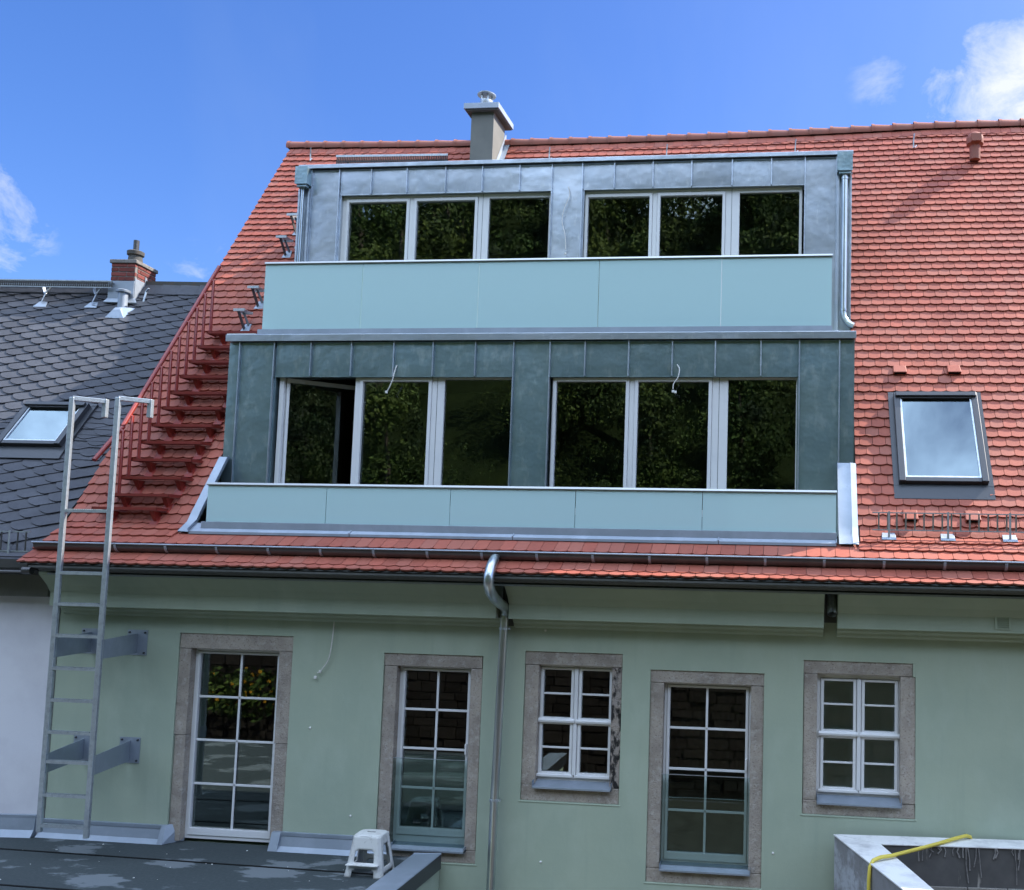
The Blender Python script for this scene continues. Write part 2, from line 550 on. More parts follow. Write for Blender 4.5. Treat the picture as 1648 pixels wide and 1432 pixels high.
    def build(self, name, material_name, parent=None, smooth=False, bevel=0.0, label=None, kind=None, matrix=None, weld=False):
        v = np.array(self.v)
        lo, hi = v.min(0), v.max(0)
        org = Vector((float((lo[0] + hi[0]) / 2), float((lo[1] + hi[1]) / 2), float(lo[2])))
        self.v = [(a[0] - org.x, a[1] - org.y, a[2] - org.z) for a in self.v]
        me = self.mesh(name, material_name, smooth)
        o = bpy.data.objects.new(name, me)
        if smooth or weld:
            try:
                wm = o.modifiers.new('weld', 'WELD')
                wm.merge_threshold = 0.0005
            except Exception:
                pass
        link(o, parent, org)
        if bevel:
            bm = o.modifiers.new('bevel', 'BEVEL')
            bm.width = bevel
            bm.segments = 2
            bm.limit_method = 'ANGLE'
        if smooth:
            try:
                es = o.modifiers.new('split', 'EDGE_SPLIT')
                es.split_angle = rad(38)
            except Exception:
                pass
        return tag(o, label, kind=kind)


# ------------------------------------------------------------------ the setting
struct = lambda name, mb, matn, **k: tag(mb.build(name, matn, None, **k), kind='structure')

XL, XR = -8.92, 5.6          # main house, left party wall and right end
P_E = rad(36.65)             # eaves pitch
P_M = rad(57.55)             # main pitch
BZ = 3.7317                  # height of the pitch break, at y = 0
TAN_E, TAN_M = math.tan(P_E), math.tan(P_M)
RIDGE_Y, RIDGE_Z = 4.315, BZ + 4.315 * TAN_M
SLOPE = 4.315 / math.cos(P_M)

ground = MB()
ground.add([(-400, -9.3, -1.6), (400, -9.3, -1.6), (400, 400, -1.6), (-400, 400, -1.6)], [(0, 1, 2, 3)])
struct('ground', ground, 'ground_soil')
fr = MB()
fr.box(-14, -4.10, -5.2, 0.10, -0.30, 0.0)
struct('flat_roof', fr, 'bitumen')
seam = MB()
for (x0, x1, y0) in ((-14, -4.3, -0.62), (-14, -4.3, -1.62)):
    seam.hexa([(x0, y0 + .16, 0.001), (x1, y0 - .02, 0.001), (x1, y0 + .01, 0.001), (x0, y0 + .19, 0.001),
               (x0, y0 + .16, 0.006), (x1, y0 - .02, 0.006), (x1, y0 + .01, 0.006), (x0, y0 + .19, 0.006)])
struct('flat_roof_seam', seam, 'black_void')
hill = MB()
nx, ny = 50, 26
gv = []
for j in range(ny):
    for i in range(nx):
        x = -75 + 150 * i / (nx - 1)
        tt = j / (ny - 1)
        y = -9.55 - 70 * tt
        z = 1.72 if y > -11.6 else 1.72 + (-11.6 - y) * 0.74
        if y < -48:
            z = 1.72 + (48 - 11.6) * 0.74 + (-48 - y) * 0.12
        z += 0.9 * math.sin(x * 0.21 + y * 0.13) * min(1, max(0, (-y - 12) / 8))
        gv.append((x, y, z))
gf = [(j * nx + i, (j + 1) * nx + i, (j + 1) * nx + i + 1, j * nx + i + 1) for j in range(ny - 1) for i in range(nx - 1)]
hill.add(gv, gf)
struct('hillside', hill, 'hill_green', smooth=False)

# wood on the hillside behind the viewer (seen reflected in the panes)
lv = []
lf = []
trunks = MB()


def crown(cx_, cy_, cz_, rx, rz, count, leaf, conical=False):
    nl = max(8, int(count / 260))
    lobes = []
    for q in range(nl):
        a = random.uniform(0, 2 * PI)
        h = random.uniform(-0.8, 0.9)
        rr = (0.75 * (1 - (h + 0.8) / 1.9) + .08) if conical else 0.62 * math.sqrt(max(0.05, 1 - h * h))
        lobes.append((cx_ + rx * rr * math.cos(a), cy_ + rx * rr * math.sin(a), cz_ + rz * h, rx * random.uniform(0.28, 0.48)))
    lob = np.array(lobes)
    idx = rng.integers(0, nl, count)
    d = rng.normal(size=(count, 3))
    d /= np.linalg.norm(d, axis=1)[:, None]
    rr = lob[idx, 3] * (0.72 + 0.33 * rng.random(count))
    c = lob[idx, :3] + d * rr[:, None] * np.array([1, 1, 0.8])
    u = rng.normal(size=(count, 3))
    u /= np.linalg.norm(u, axis=1)[:, None]
    nrm = d * 0.8 + rng.normal(size=(count, 3)) * 0.45
    a = np.cross(nrm, u)
    a /= np.linalg.norm(a, axis=1)[:, None]
    b_ = np.cross(nrm, a)
    b_ /= np.linalg.norm(b_, axis=1)[:, None]
    s = leaf * (0.6 + 0.8 * rng.random(count))[:, None]
    quad = np.stack([c - a * s, c - b_ * s * .5, c + a * s, c + b_ * s * .5], 1)
    lv.append(quad.reshape(-1, 3))


tr_specs = []
for row, (yy, n_, h0) in enumerate(((-16.3, 18, 3.6), (-20, 14, 6.0), (-25, 14, 7.0), (-32, 15, 8.0), (-40, 16, 8.5), (-48, 18, 9.0), (-53, 22, 13.0))):
    for i in range(n_):
        x = -34 + 62 * (i + random.uniform(0.1, 0.9)) / n_ - (0 if row else 4)
        y = yy + random.uniform(-2, 2)
        z = 1.72 + max(0, (-11.6 - max(y, -48))) * 0.74
        h = h0 * random.uniform(0.75, 1.15)
        tr_specs.append((x, y, z, h, random.random() < 0.3))
for (x, y, z, h, con) in tr_specs:
    far = min(1.0, (-y) / 30)
    cnt = int(6500 if y > -30 else 5000)
    crown(x, y, z + h * 0.55, h * (0.30 if con else 0.42), h * 0.5, cnt, 0.040 + 0.085 * far ** 2, con)
    trunks.tube([(x, y, z - .3), (x + .1, y, z + h * .4), (x, y + .1, z + h * .8)], 0.1, 6, radii=[h * .03, h * .022, h * .008])
for i in range(420):    # undergrowth
    x = random.uniform(-30, 24)
    y = -12.8 - 31 * random.random() ** 1.7
    z = 1.72 + (-11.6 - y) * 0.74
    crown(x, y, z + .3, random.uniform(.8, 1.8), random.uniform(.6, 1.2), 1100, 0.042)
lv = np.concatenate(lv)
me = bpy.data.meshes.new('woodland')
nq = len(lv) // 4
me.vertices.add(len(lv))
me.vertices.foreach_set('co', lv.reshape(-1))
me.loops.add(nq * 4)
me.loops.foreach_set('vertex_index', np.arange(nq * 4, dtype=np.int32))
me.polygons.add(nq)
me.polygons.foreach_set('loop_start', np.arange(0, nq * 4, 4, dtype=np.int32))
me.polygons.foreach_set('loop_total', np.full(nq, 4, dtype=np.int32))
me.materials.append(MATS['leaf_green'])
me.update()
wood = bpy.data.objects.new('woodland', me)
link(wood, None)
tag(wood, 'dense green wood on the hillside opposite, mirrored in the window panes', 'wood', kind='stuff')
tk = trunks.build('tree_trunks', 'bark', wood)
tag(tk, kind='stuff')

# retaining wall of rubble below the viewer (mirrored in the lower windows)
rw = empty('retaining_wall', (0, -9.3, -1.6), 'rough stone retaining wall below the opposite hillside, mirrored in the lower windows', 'wall')
rb = MB()
rb.box(-40, 40, -9.55, -9.33, -1.6, 1.72)
rb.build('mortar_core', 'ground_soil', rw)
stones = MB()
z = -1.6
while z < 1.7:
    h = random.uniform(.16, .28)
    x = -16
    while x < 12:
        w_ = random.uniform(.25, .6)
        stones.box(x + .012, x + w_ - .012, -9.34, -9.28 + random.uniform(-.02, .02), z + .012, min(z + h, 1.74) - .012)
        x += w_
    z += h
so = stones.build('rubble_stones', 'rubble_stone', rw)
tag(so, kind='stuff')
fl = MB()
leafy = MB()
for i in range(260):
    x = random.uniform(-15, -10.8)
    y = random.uniform(-9.2, -8.6)
    zz = random.uniform(0.0, .9)
    s = random.uniform(.018, .035)
    if i % 5 == 0:
        fl.box(x - s, x + s, y - .01, y + .02, zz - s, zz + s)
    for k in range(4):
        a = random.uniform(0, PI)
        dx, dz = math.cos(a) * .09, math.sin(a) * .09
        x2, y2, z2 = x + random.uniform(-.15, .15), y + random.uniform(-.1, .1), zz - random.uniform(0, .3)
        leafy.add([(x2 - dx, y2, z2 - dz), (x2 + dz * .4, y2 + .02, z2 - dx * .4), (x2 + dx, y2, z2 + dz), (x2 - dz * .4, y2 - .02, z2 + dx * .4)], [(0, 1, 2, 3)])
plants = leafy.build('flower_bed', 'leaf_green', None)
tag(plants, 'leafy plants with yellow blossoms at the foot of the retaining wall, mirrored in the door', 'flowers', kind='stuff')
fo = fl.build('blossoms', 'flower_yellow', plants)
tag(fo, kind='stuff')

# ================================================================== THE MAIN HOUSE
house = empty('green_house', (-2.0, 2.0, -1.6), 'pale green rendered house with red tiled roof, chimney and two stacked grey metal dormers', 'house')


def sag(x):
    return 0.085 * max(0.0, 1 - ((x + 3.6) / 5.6) ** 2)


def on_main(x, s, n=0.0):
    """point on the main slope: s metres above the break, n metres off the boards"""
    y = s * math.cos(P_M) - n * math.sin(P_M)
    z = BZ + s * math.sin(P_M) + n * math.cos(P_M)
    return Vector((x, y, z - sag(x) * max(0, s / SLOPE) ** 3))


def on_eave(x, t_, n=0.0):
    """point on the eaves slope: t_ metres below the break"""
    return Vector((x, -t_ * math.cos(P_E) - n * math.sin(P_E), BZ - t_ * math.sin(P_E) + n * math.cos(P_E)))


# stone openings in the rendered wall: (x0, x1, z0, z1)
OPEN = [(-7.35, -5.915, -0.02, 2.442), (-4.79, -3.60, -0.04, 2.287), (-3.107, -1.975, 0.695, 2.362), (-1.652, -0.375, -0.118, 2.20), (0.058, 1.272, 0.70, 2.362)]
wall = MB()
wall.holes(XL, XR, -1.6, 3.20, OPEN, 0.0, 0.42)
wall.build('wall', 'render_green', house)
backwall = MB()
backwall.box(XL, XL + .3, 0.42, 8.6, -1.6, 3.2)
backwall.box(XR - .3, XR, 0.42, 8.6, -1.6, 3.2)
backwall.box(XL, XR, 8.6, 8.9, -1.6, 3.2)
backwall.add([(XL + .02, 0, 3.2), (XL + .02, RIDGE_Y, RIDGE_Z - .15), (XL + .02, 8.9, 3.2)], [(0, 1, 2)])
backwall.add([(XR - .02, 0, 3.2), (XR - .02, RIDGE_Y, RIDGE_Z - .15), (XR - .02, 8.9, 3.2)], [(0, 2, 1)])
backwall.build('rear_wall', 'render_green', house)

# ---- stone surrounds: every block its own piece
def block(x0, x1, z0, z1, y0=0.014, y1=0.16, m_='sandstone', label=None):
    b = MB()
    j = lambda: random.uniform(-.004, .004)
    b.hexa([(x0 + j(), y0 + j() * .5, z0), (x1 + j(), y0 + j() * .5, z0), (x1, y1, z0), (x0, y1, z0),
            (x0 + j(), y0 + j() * .5, z1), (x1 + j(), y0 + j() * .5, z1), (x1, y1, z1), (x0, y1, z1)])
    return b.build('stone_block', m_, house, bevel=0.006, label=label)


g = .004
# door 1
block(-7.35, -5.915, 2.262, 2.442)
block(-7.35, -7.205, 1.24 + g, 2.262 - g, y0=.016)
block(-7.345, -7.205, 0.02, 1.24, y0=.02)
block(-6.09, -5.917, 1.19 + g, 2.262 - g, y0=.016)
block(-6.08, -5.917, 0.02, 1.19, y0=.02)
# door 2
block(-4.79, -3.615, 2.142, 2.287)
block(-4.788, -4.635, 0.10, 2.142 - g, y0=.018)
block(-3.742, -3.61, 0.10, 2.142 - g, y0=.018)
block(-4.785, -3.60, -0.04, 0.10 - g, y0=.014)
# window 3
block(-3.107, -1.975, 2.210, 2.362)
block(-3.105, -2.945, 0.865 + g, 2.210 - g, y0=.018)
block(-2.092, -1.977, 0.865 + g, 2.210 - g, y0=.018, m_='sandstone_stained', label='pale jamb stone crusted with black lichen and soot')
block(-3.105, -1.977, 0.695, 0.865, y0=.014)
# door 3
block(-1.652, -0.377, 2.060, 2.20)
block(-1.650, -1.502, 0.03 + g, 2.060 - g, y0=.018)
block(-0.520, -0.378, 0.03 + g, 2.060 - g, y0=.018)
block(-1.650, -0.378, -0.118, 0.03, y0=.014)
# window 4
block(0.058, 1.24, 2.218, 2.362)
block(0.060, 0.208, 0.850 + g, 2.218 - g, y0=.018)
block(1.112, 1.270, 0.853 + g, 2.213, y0=.010)
block(0.062, 1.270, 0.70, 0.85, y0=.014)
fil = MB()
fil.box(1.2435, 1.2715, -.0015, .10, 2.2165, 2.3615)
fil.build('render_patch', 'render_green', house)
# thin chamfered render lip round every opening
for (a, b_, c, d) in OPEN:
    lip = MB()
    lip.box(a - .018, b_ + .018, -.006, .012, c - .018, c - .001)
    lip.build('render_lip', 'render_green', house, bevel=.004)


def window(x0, x1, z0, z1, yf, panes, sashes=(), muntins=(), glass='window_glass', th=.055, extra=None, mat_='white_paint'):
    """frame slab with the pane openings cut out; sashes = raised rims; muntins = thin bars; panes listed one by one"""
    hs = [(s[0] + .0, s[1], s[2], s[3]) for s in sashes]
    f = MB()
    f.holes(x0, x1, z0, z1, hs if hs else panes, yf, yf + th)
    w_ = f.build('window', mat_, house, bevel=.004, weld=True)
    for s in sashes:
        inner = [p_ for p_ in panes if s[0] - .001 <= p_[0] and p_[1] <= s[1] + .001 and s[2] - .001 <= p_[2] and p_[3] <= s[3] + .001]
        ia = min(q[0] for q in inner)
        ib = max(q[1] for q in inner)
        ic = min(q[2] for q in inner)
        id_ = max(q[3] for q in inner)
        sm = MB()
        sm.holes(s[0] + .004, s[1] - .004, s[2] + .004, s[3] - .004, [(ia, ib, ic, id_)], yf - .012, yf + .045)
        sm.build('sash', mat_, w_, bevel=.004, weld=True)
    for q in panes:
        pn = MB()
        pn.box(q[0] - .008, q[1] + .008, yf + .028, yf + .034, q[2] - .008, q[3] + .008)
        pn.build('pane', glass, w_)
    for q in muntins:
        mt = MB()
        mt.box(q[0], q[1], yf + .012, yf + .034 - .008, q[2], q[3])
        mt.build('muntin', mat_, w_, bevel=.003)
    return w_


def grid_panes(xs, zs, bar):
    """xs/zs outer limits plus inner division centres"""
    out, mt = [], []
    for i in range(len(xs) - 1):
        for k in range(len(zs) - 1):
            out.append((xs[i] + (bar / 2 if i else 0), xs[i + 1] - (bar / 2 if i < len(xs) - 2 else 0),
                        zs[k] + (bar / 2 if k else 0), zs[k + 1] - (bar / 2 if k < len(zs) - 2 else 0)))
    for i in range(1, len(xs) - 1):
        mt.append((xs[i] - bar / 2, xs[i] + bar / 2, zs[0], zs[-1]))
    for k in range(1, len(zs) - 1):
        mt.append((xs[0], xs[-1], zs[k] - bar / 2, zs[k] + bar / 2))
    return out, mt


def french(x0, x1, z0, z1, gx0, gx1, gz0, gz1, xm):
    q = (gz1 - gz0) / 4
    ps, mt = grid_panes([gx0, xm, gx1], [gz0, gz0 + q, gz0 + 2 * q, gz0 + 3 * q, gz1], .026)
    w_ = window(x0, x1, z0, z1, .115, ps, [(gx0 - .035, gx1 + .035, gz0 - .085, gz1 + .03)], mt)
    return w_


w1 = french(-7.205, -6.09, .03, 2.262, -7.140, -6.158, .155, 2.195, -6.627)
w2 = french(-4.635, -3.742, .13, 2.142, -4.566, -3.806, .297, 2.082, -4.176)
w3 = french(-1.502, -.520, .075, 2.060, -1.437, -.580, .188, 2.002, -1.019)


def casement(x0, x1, z0, z1, L, R, rows, lower, curtain=False):
    ps, mt = [], []
    sash = []
    for (a, b_) in (L, R):
        for (c, d, e, f_) in (rows[:4], rows[4:]):
            # c..d lower pane, e..f_ upper pane
            ps += [(a, b_, c, d), (a, b_, e, f_)]
            mt.append((a, b_, d, e))
            sash.append((a - .038, b_ + .038, c - .035, f_ + .030))
    w_ = window(x0, x1, z0, z1, .105, ps, sash, mt)
    tr_ = MB()
    for (a, b_) in (L, R):
        zt = (rows[3] + rows[4]) / 2
        prof = [(.085, zt - .025), (.062, zt - .012), (.056, zt + .010), (.070, zt + .028), (.100, zt + .030), (.100, zt - .025)]
        tr_.prism_x(prof, a - .055, b_ + .055)
    tr_.build('transom', 'white_paint', w_, bevel=.002)
    dr = MB()
    for (a, b_) in (L, R):
        dr.box(a - .055, b_ + .055, .070, .10, rows[0] - .050, rows[0] - .022)
    dr.build('weather_bar', 'white_paint', w_, bevel=.004)
    st_ = MB()
    st_.box((L[1] + R[0]) / 2 - .022, (L[1] + R[0]) / 2 + .022, .078, .10, rows[0] - .02, rows[-1] + .03)
    st_.build('mullion', 'white_paint', w_, bevel=.006)
    return w_


w4 = casement(-2.99, -2.092, .90, 2.210, (-2.905, -2.582), (-2.458, -2.136), [1.00, 1.262, 1.284, 1.536, 1.612, 1.868, 1.890, 2.150], 0)
w5 = casement(.208, 1.112, .89, 2.218, (.285, .608), (.732, 1.060), [.980, 1.235, 1.257, 1.512, 1.602, 1.868, 1.889, 2.134], 0)


def sill(x0, x1, z0, z1, parent, yo=-.055):
    s_ = MB()
    s_.prism_x([(yo, z0), (yo, z0 + .018), (.118, z1), (.118, z1 - .02)], x0, x1)
    s_.box(x0, x0 + .004, yo, .115, z0, z1 + .015)
    s_.box(x1 - .004, x1, yo, .115, z0, z1 + .015)
    return s_.build('sill', 'zinc_matt', parent)


sill(-4.60, -3.72, .085, .135, w2)
sill(-2.96, -2.06, .845, .915, w4)
sill(-1.495, -.495, .025, .085, w3)
sill(.215, 1.125, .825, .900, w5)

for (x0, x1, z0, z1, par) in ((-4.655, -3.725, .12, 1.09, w2), (-1.525, -.495, .075, 1.047, w3)):
    jg = MB()
    jg.box(x0, x1, .030, .040, z0, z1)
    jg.build('safety_glass', 'clear_glass', par)
    jr = MB()
    jr.box(x0 - .012, x0, .022, .048, z0, z1 - .005)
    jr.box(x1, x1 + .012, .022, .048, z0, z1 - .005)
    jr.box(x0, x1, .030, .040, z1 + .0005, z1 + .006)
    jr.build('glass_clamp', 'galvanised', par)
for (x, z, par) in ((-3.795, 1.20, w2), (-.565, 1.17, w3)):
    h_ = MB()
    h_.box(x - .012, x + .012, .075, .105, z - .05, z + .07)
    h_.build('handle', 'white_paint', par, bevel=.004)

# rooms behind the ground floor windows
rooms = MB()
for (a, b_, c, d) in ((-8.5, -3.3, -.05, 2.6), (-3.25, 2.2, -.2, 2.6)):
    rooms.add([(a, .43, c), (b_, .43, c), (b_, 4, c), (a, 4, c), (a, .43, d), (b_, .43, d), (b_, 4, d), (a, 4, d)],
              [(0, 1, 2, 3), (7, 6, 5, 4), (0, 3, 7, 4), (1, 5, 6, 2), (3, 2, 6, 7)])
rooms.build('room_shell', 'dark_room', house)
cur = MB()
n = 40
for k in range(n):
    xa, xb = .19 + .95 * k / n, .19 + .95 * (k + 1) / n
    cur.add([(xa, .147 + .003 * math.sin(k * 1.3), .8), (xb, .147 + .003 * math.sin((k + 1) * 1.3), .8),
             (xb, .147 + .003 * math.sin((k + 1) * 1.3), 2.3), (xa, .147 + .003 * math.sin(k * 1.3), 2.3)], [(0, 1, 2, 3)])
cur.build('blind', 'curtain', w5, smooth=True)
cur = MB()
for k in range(n):
    xa, xb = -1.6 + 1.2 * k / n, -1.6 + 1.2 * (k + 1) / n
    cur.add([(xa, .5 + .012 * math.sin(k * 1.1), 1.0), (xb, .5 + .012 * math.sin((k + 1) * 1.1), 1.0),
             (xb, .5 + .012 * math.sin((k + 1) * 1.1), 2.3), (xa, .5 + .012 * math.sin(k * 1.1), 2.3)], [(0, 1, 2, 3)])
cur.build('blind', 'dark_room', w3, smooth=True)

# ---- cornice
def cornice_part(x0, x1):
    c = MB()
    prof = [(0.0, 3.14), (-.44, 3.14), (-.44, 3.105), (-.39, 3.06), (-.31, 2.98), (-.268, 2.915), (-.25, 2.90), (-.25, 2.735),
            (-.09, 2.735), (-.085, 2.70), (-.05, 2.675), (-.045, 2.648), (0.0, 2.62)]
    c.prism_x(prof, x0, x1)
    return c.build('cornice', 'render_green', house, bevel=.005)


cornice_part(-8.86, -3.386)
cornice_part(-3.242, .268)
cornice_part(.412, XR)
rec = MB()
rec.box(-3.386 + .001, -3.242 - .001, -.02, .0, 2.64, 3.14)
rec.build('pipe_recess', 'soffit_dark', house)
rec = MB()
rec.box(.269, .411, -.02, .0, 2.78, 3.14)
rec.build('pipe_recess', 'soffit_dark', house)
drip = MB()
drip.prism_x([(-.475, 3.108), (-.475, 3.128), (-.40, 3.150), (-.40, 3.142)], -8.72, XR)
drip.build('drip_edge', 'zinc_matt', house)
fas = MB()
fas.prism_x([(-.44, 3.145), (-.50, 3.150), (-.52, 3.175), (-.66, 3.195), (-.66, 3.215), (-.10, 3.60), (-.10, 3.145)], -8.80, XR)
fas.build('fascia', 'soffit_dark', house)
vg = empty('x', (0, 0, 0), None, None)
bpy.data.objects.remove(vg)
av = MB()
av.holes(2.062, 2.228, 2.775, 2.925, [(2.085, 2.205, 2.79 + .022 * k, 2.803 + .022 * k) for k in range(5)], -.262, -.252)
av.build('air_vent', 'render_green', house, label='small slatted air vent cover in the cornice')

# ---- roof boards under the tiles
deck = MB()


def deck_piece(x0, x1, s0, s1):
    a, b_, c, d = on_main(x0, s0), on_main(x1, s0), on_main(x1, s1), on_main(x0, s1)
    deck.add([a, b_, c, d], [(0, 1, 2, 3)])


HX0, HX1 = -7.33, .625
S_TOP = 6.75
deck_piece(XL, HX0, 0, SLOPE)
for k in range(10):
    xa = HX0 + (HX1 - HX0) * k / 10
    deck_piece(xa, HX0 + (HX1 - HX0) * (k + 1) / 10, S_TOP - .2, SLOPE)
deck_piece(HX1, XR, 0, SLOPE)
deck.add([on_eave(XL, 0), on_eave(XL, .84), on_eave(XR, .84), on_eave(XR, 0)], [(0, 1, 2, 3)])
deck.add([(XL, RIDGE_Y, RIDGE_Z - .1), (XR, RIDGE_Y, RIDGE_Z - .1), (XR, 9.2, 3.1), (XL, 9.2, 3.1)], [(0, 1, 2, 3)])
deck.build('roof_boards', 'soffit_dark', house)

# ---- plain tiles with a segment-shaped lower edge
TW, EXP, TH = .1500, .146, .020
NARC = 5


def tile_profile(xa, xb, length, arc=.019):
    """outline in tile space: x, up-slope; arc is only where the tile is not cut"""
    pts = []
    for k in range(NARC + 1):
        u = k / NARC
        x = xa + (xb - xa) * u
        uu = (x / (TW / 2 - .001))
        pts.append((x, arc * min(1.0, abs(uu)) ** 2.2))
    pts.append((xb, length))
    pts.append((xa, length))
    return pts


def tile_verts(pts):
    vs = []
    for (x, s) in pts:
        n_ = .042 - .0215 * (s / EXP)
        vs.append((x, s, n_))
    for (x, s) in pts[:NARC + 1]:
        vs.append((x, s, .042 - .0215 * (s / EXP) - TH))
    # the two cut sides run down too
    nt = len(pts)
    faces = [tuple(range(nt))]
    for k in range(NARC):
        faces.append((k + 1, k, nt + k, nt + k + 1))
    vs.append((pts[-2][0], pts[-2][1], .042 - .0215 * (pts[-2][1] / EXP) - TH))
    vs.append((pts[-1][0], pts[-1][1], .042 - .0215 * (pts[-1][1] / EXP) - TH))
    e = nt + NARC + 1
    faces.append((NARC + 1, NARC, nt + NARC, e))
    faces.append((0, nt - 1, e + 1, nt))
    return vs, faces


tiles = []   # (plane, s, xcentre, xa, xb, length)


def lay_row(plane, s, zones, parity, length=.20):
    for (z0, z1) in zones:
        k0 = int(math.floor((z0 - XL) / .155)) - 1
        k1 = int(math.ceil((z1 - XL) / .155)) + 1
        for k in range(k0, k1):
            xc = XL + .155 * (k + .5) + (.0775 if parity else 0)
            a, b_ = max(xc - TW / 2, z0), min(xc + TW / 2, z1)
            if b_ - a < .02:
                continue
            tiles.append((plane, s, xc, a - xc, b_ - xc, length))


SKY0, SKY1, SS0, SS1 = 1.070, 2.125, .56, 2.13      # roof window with its flashing (x0, x1, s0, s1)
s = .13
row = 0
while s < SLOPE - .40:
    zs = []
    if s < S_TOP - .02:
        zs.append((XL, HX0))
        right = (HX1 + .01, XR)
        if SS0 < s + .10 and s < SS1 + .03:
            zs += [(right[0], SKY0), (SKY1, right[1])]
        else:
            zs.append(right)
    else:
        zs.append((XL, XR))
    lay_row('M', s, zs, row % 2)
    s += EXP
    row += 1
s_last = s
lay_row('M', s_last + .01, [(XL, XR)], row % 2, .3)
lay_row('M', s_last + .055, [(XL, XR)], (row + 1) % 2, .36)
MID0, MID1 = -7.24, .64
lay_row('M', -.012, [(XL, -7.32), (.66, XR)], 1, .19)
lay_row('E', -.145, [(XL, -7.34), (.66, XR)], 0)
lay_row('E', -.29, [(XL, -7.36), (.64, XR)], 1)
lay_row('E', -.44, [(XL, XR)], 0, .30)
lay_row('E', -.585, [(XL, XR)], 1)
lay_row('E', -.775, [(XL - .0, XR)], 0, .26)
lay_row('E', -.842, [(XL - .0, XR)], 1, .16)

cam_pos = Vector((0, -10.3179, 3.4))


def tile_matrix(plane, s, xc):
    if plane == 'M':
        o_ = on_main(xc, s)
        ang_ = P_M
    else:
        o_ = on_eave(xc, -s)
        ang_ = P_E
    jr = random.uniform(-.006, .006)
    o_ += Vector((0, 0, random.uniform(-.0015, .0015)))
    return o_, ang_, jr


vis = []
for i, t_ in enumerate(tiles):
    o_, ang_, jr = tile_matrix(t_[0], t_[1], t_[2])
    full = abs(t_[3] + TW / 2) < .002 and abs(t_[4] - TW / 2) < .002
    hidden = (t_[0] == 'E' and (t_[1] == -.44 or t_[1] == -.585)) or (t_[0] == 'E' and t_[1] == -.842)
    inview = -9 < t_[2] < 2.6
    d = (o_ - cam_pos).length
    if inview and full and not hidden:
        vis.append((d, i))
vis.sort()
single = {i for _, i in vis[:296]}
tile_meshes = {}
rest_v, rest_f = [], []
base = 0
HW = W[house.name]
for i, t_ in enumerate(tiles):
    plane, s, xc, a, b_, ln = t_
    o_, ang_, jr = tile_matrix(plane, s, xc)
    ca, sa = math.cos(ang_), math.sin(ang_)
    if i in single:
        key = round(ln, 2)
        if key not in tile_meshes:
            vs, fs = tile_verts(tile_profile(-TW / 2, TW / 2, ln))
            mb = MB()
            mb.add(vs, fs)
            tile_meshes[key] = mb.mesh('roof_tile', 'clay_tile')
        ob = bpy.data.objects.new('roof_tile', tile_meshes[key])
        COL.objects.link(ob)
        ob.parent = house
        ob.location = o_ - HW
        ob.rotation_euler = (ang_, 0, jr * .6)
    else:
        vs, fs = tile_verts(tile_profile(a, b_, ln))
        for (x, u, n_) in vs:
            x2, u2 = x - u * jr, u + x * jr
            rest_v.append((o_.x + x2, o_.y + u2 * ca - n_ * sa, o_.z + u2 * sa + n_ * ca))
        rest_f.extend([tuple(q + base for q in f) for f in fs])
        base += len(vs)
rest = MB()
rest.v, rest.f = rest_v, rest_f
rest.build('roof_tiles', 'clay_tile', house, kind='stuff')

# ---- ridge tiles
x = XL - .05
while x < XR - .3:
    L = .335
    rt = MB()
    zr = RIDGE_Z + .055 - sag(x + L / 2)
    n_ = 8
    v0 = []
    for (xx, rr) in ((x, .098), (x + L * .88, .082), (x + L * .881, .082), (x + L + .02, .080)):
        for k in range(n_ + 1):
            a = -.15 * PI + 1.3 * PI * k / n_
            v0.append((xx, RIDGE_Y - rr * math.cos(a) * 1.0, zr - .055 + rr * math.sin(a)))
    fs = []
    for q in range(3):
        for k in range(n_):
            a = q * (n_ + 1) + k
            fs.append((a, a + 1, a + n_ + 2, a + n_ + 1))
    fs.append(tuple(range(n_ + 1)))
    rt.add(v0, fs)
    # raised collar at the lapped end
    v1 = []
    for (xx, rr) in ((x - .012, .108), (x + .035, .104)):
        for k in range(n_ + 1):
            a = -.15 * PI + 1.3 * PI * k / n_
            v1.append((xx, RIDGE_Y - rr * math.cos(a), zr - .055 + rr * math.sin(a)))
    rt.add(v1, [(k, k + 1, k + n_ + 2, k + n_ + 1) for k in range(n_)])
    rt.build('ridge_tile', 'clay_ridge', house, smooth=True)
    x += L

# ---- gutter, brackets, pipes
gut = MB()
prof = []
GY, GZ, GR = -.475, 3.478, .080
for k in range(13):
    a = PI + PI * k / 12
    prof.append((GY + GR * math.cos(a), GZ + GR * math.sin(a) * 1.12))
prof2 = [(GY + (y - GY) * .94, GZ + (z_ - GZ) * .94) for (y, z_) in prof][::-1]
gut.prism_x(prof + prof2, -8.86, XR)
gut.prism_x([(GY + (y - GY) * .93, GZ + (z_ - GZ) * .93) for (y, z_) in prof], -8.86, -8.852)
gutter = gut.build('gutter', 'gutter_metal', house, smooth=True)
bead = MB()
bead.tube([(-8.87, GY - GR - .004, GZ + .004), (XR, GY - GR - .004, GZ + .004)], .010, 8)
bead.build('gutter_bead', 'zinc_matt', gutter, smooth=True)
xb = -7.83
while xb < XR:
    br = MB()
    pr = []
    for k in range(9):
        a = PI + PI * k / 8 * .80 - .12
        pr.append((GY + (GR + .006) * math.cos(a), GZ + (GR + .006) * math.sin(a) * 1.12))
    outer = pr + [(GY + (y - GY) * .93, GZ + (z_ - GZ) * .93) for (y, z_) in pr][::-1]
    br.prism_x(outer, xb - .014, xb + .014)
    br.build('gutter_bracket', 'zinc_matt', gutter)
    xb += .622
dp = MB()
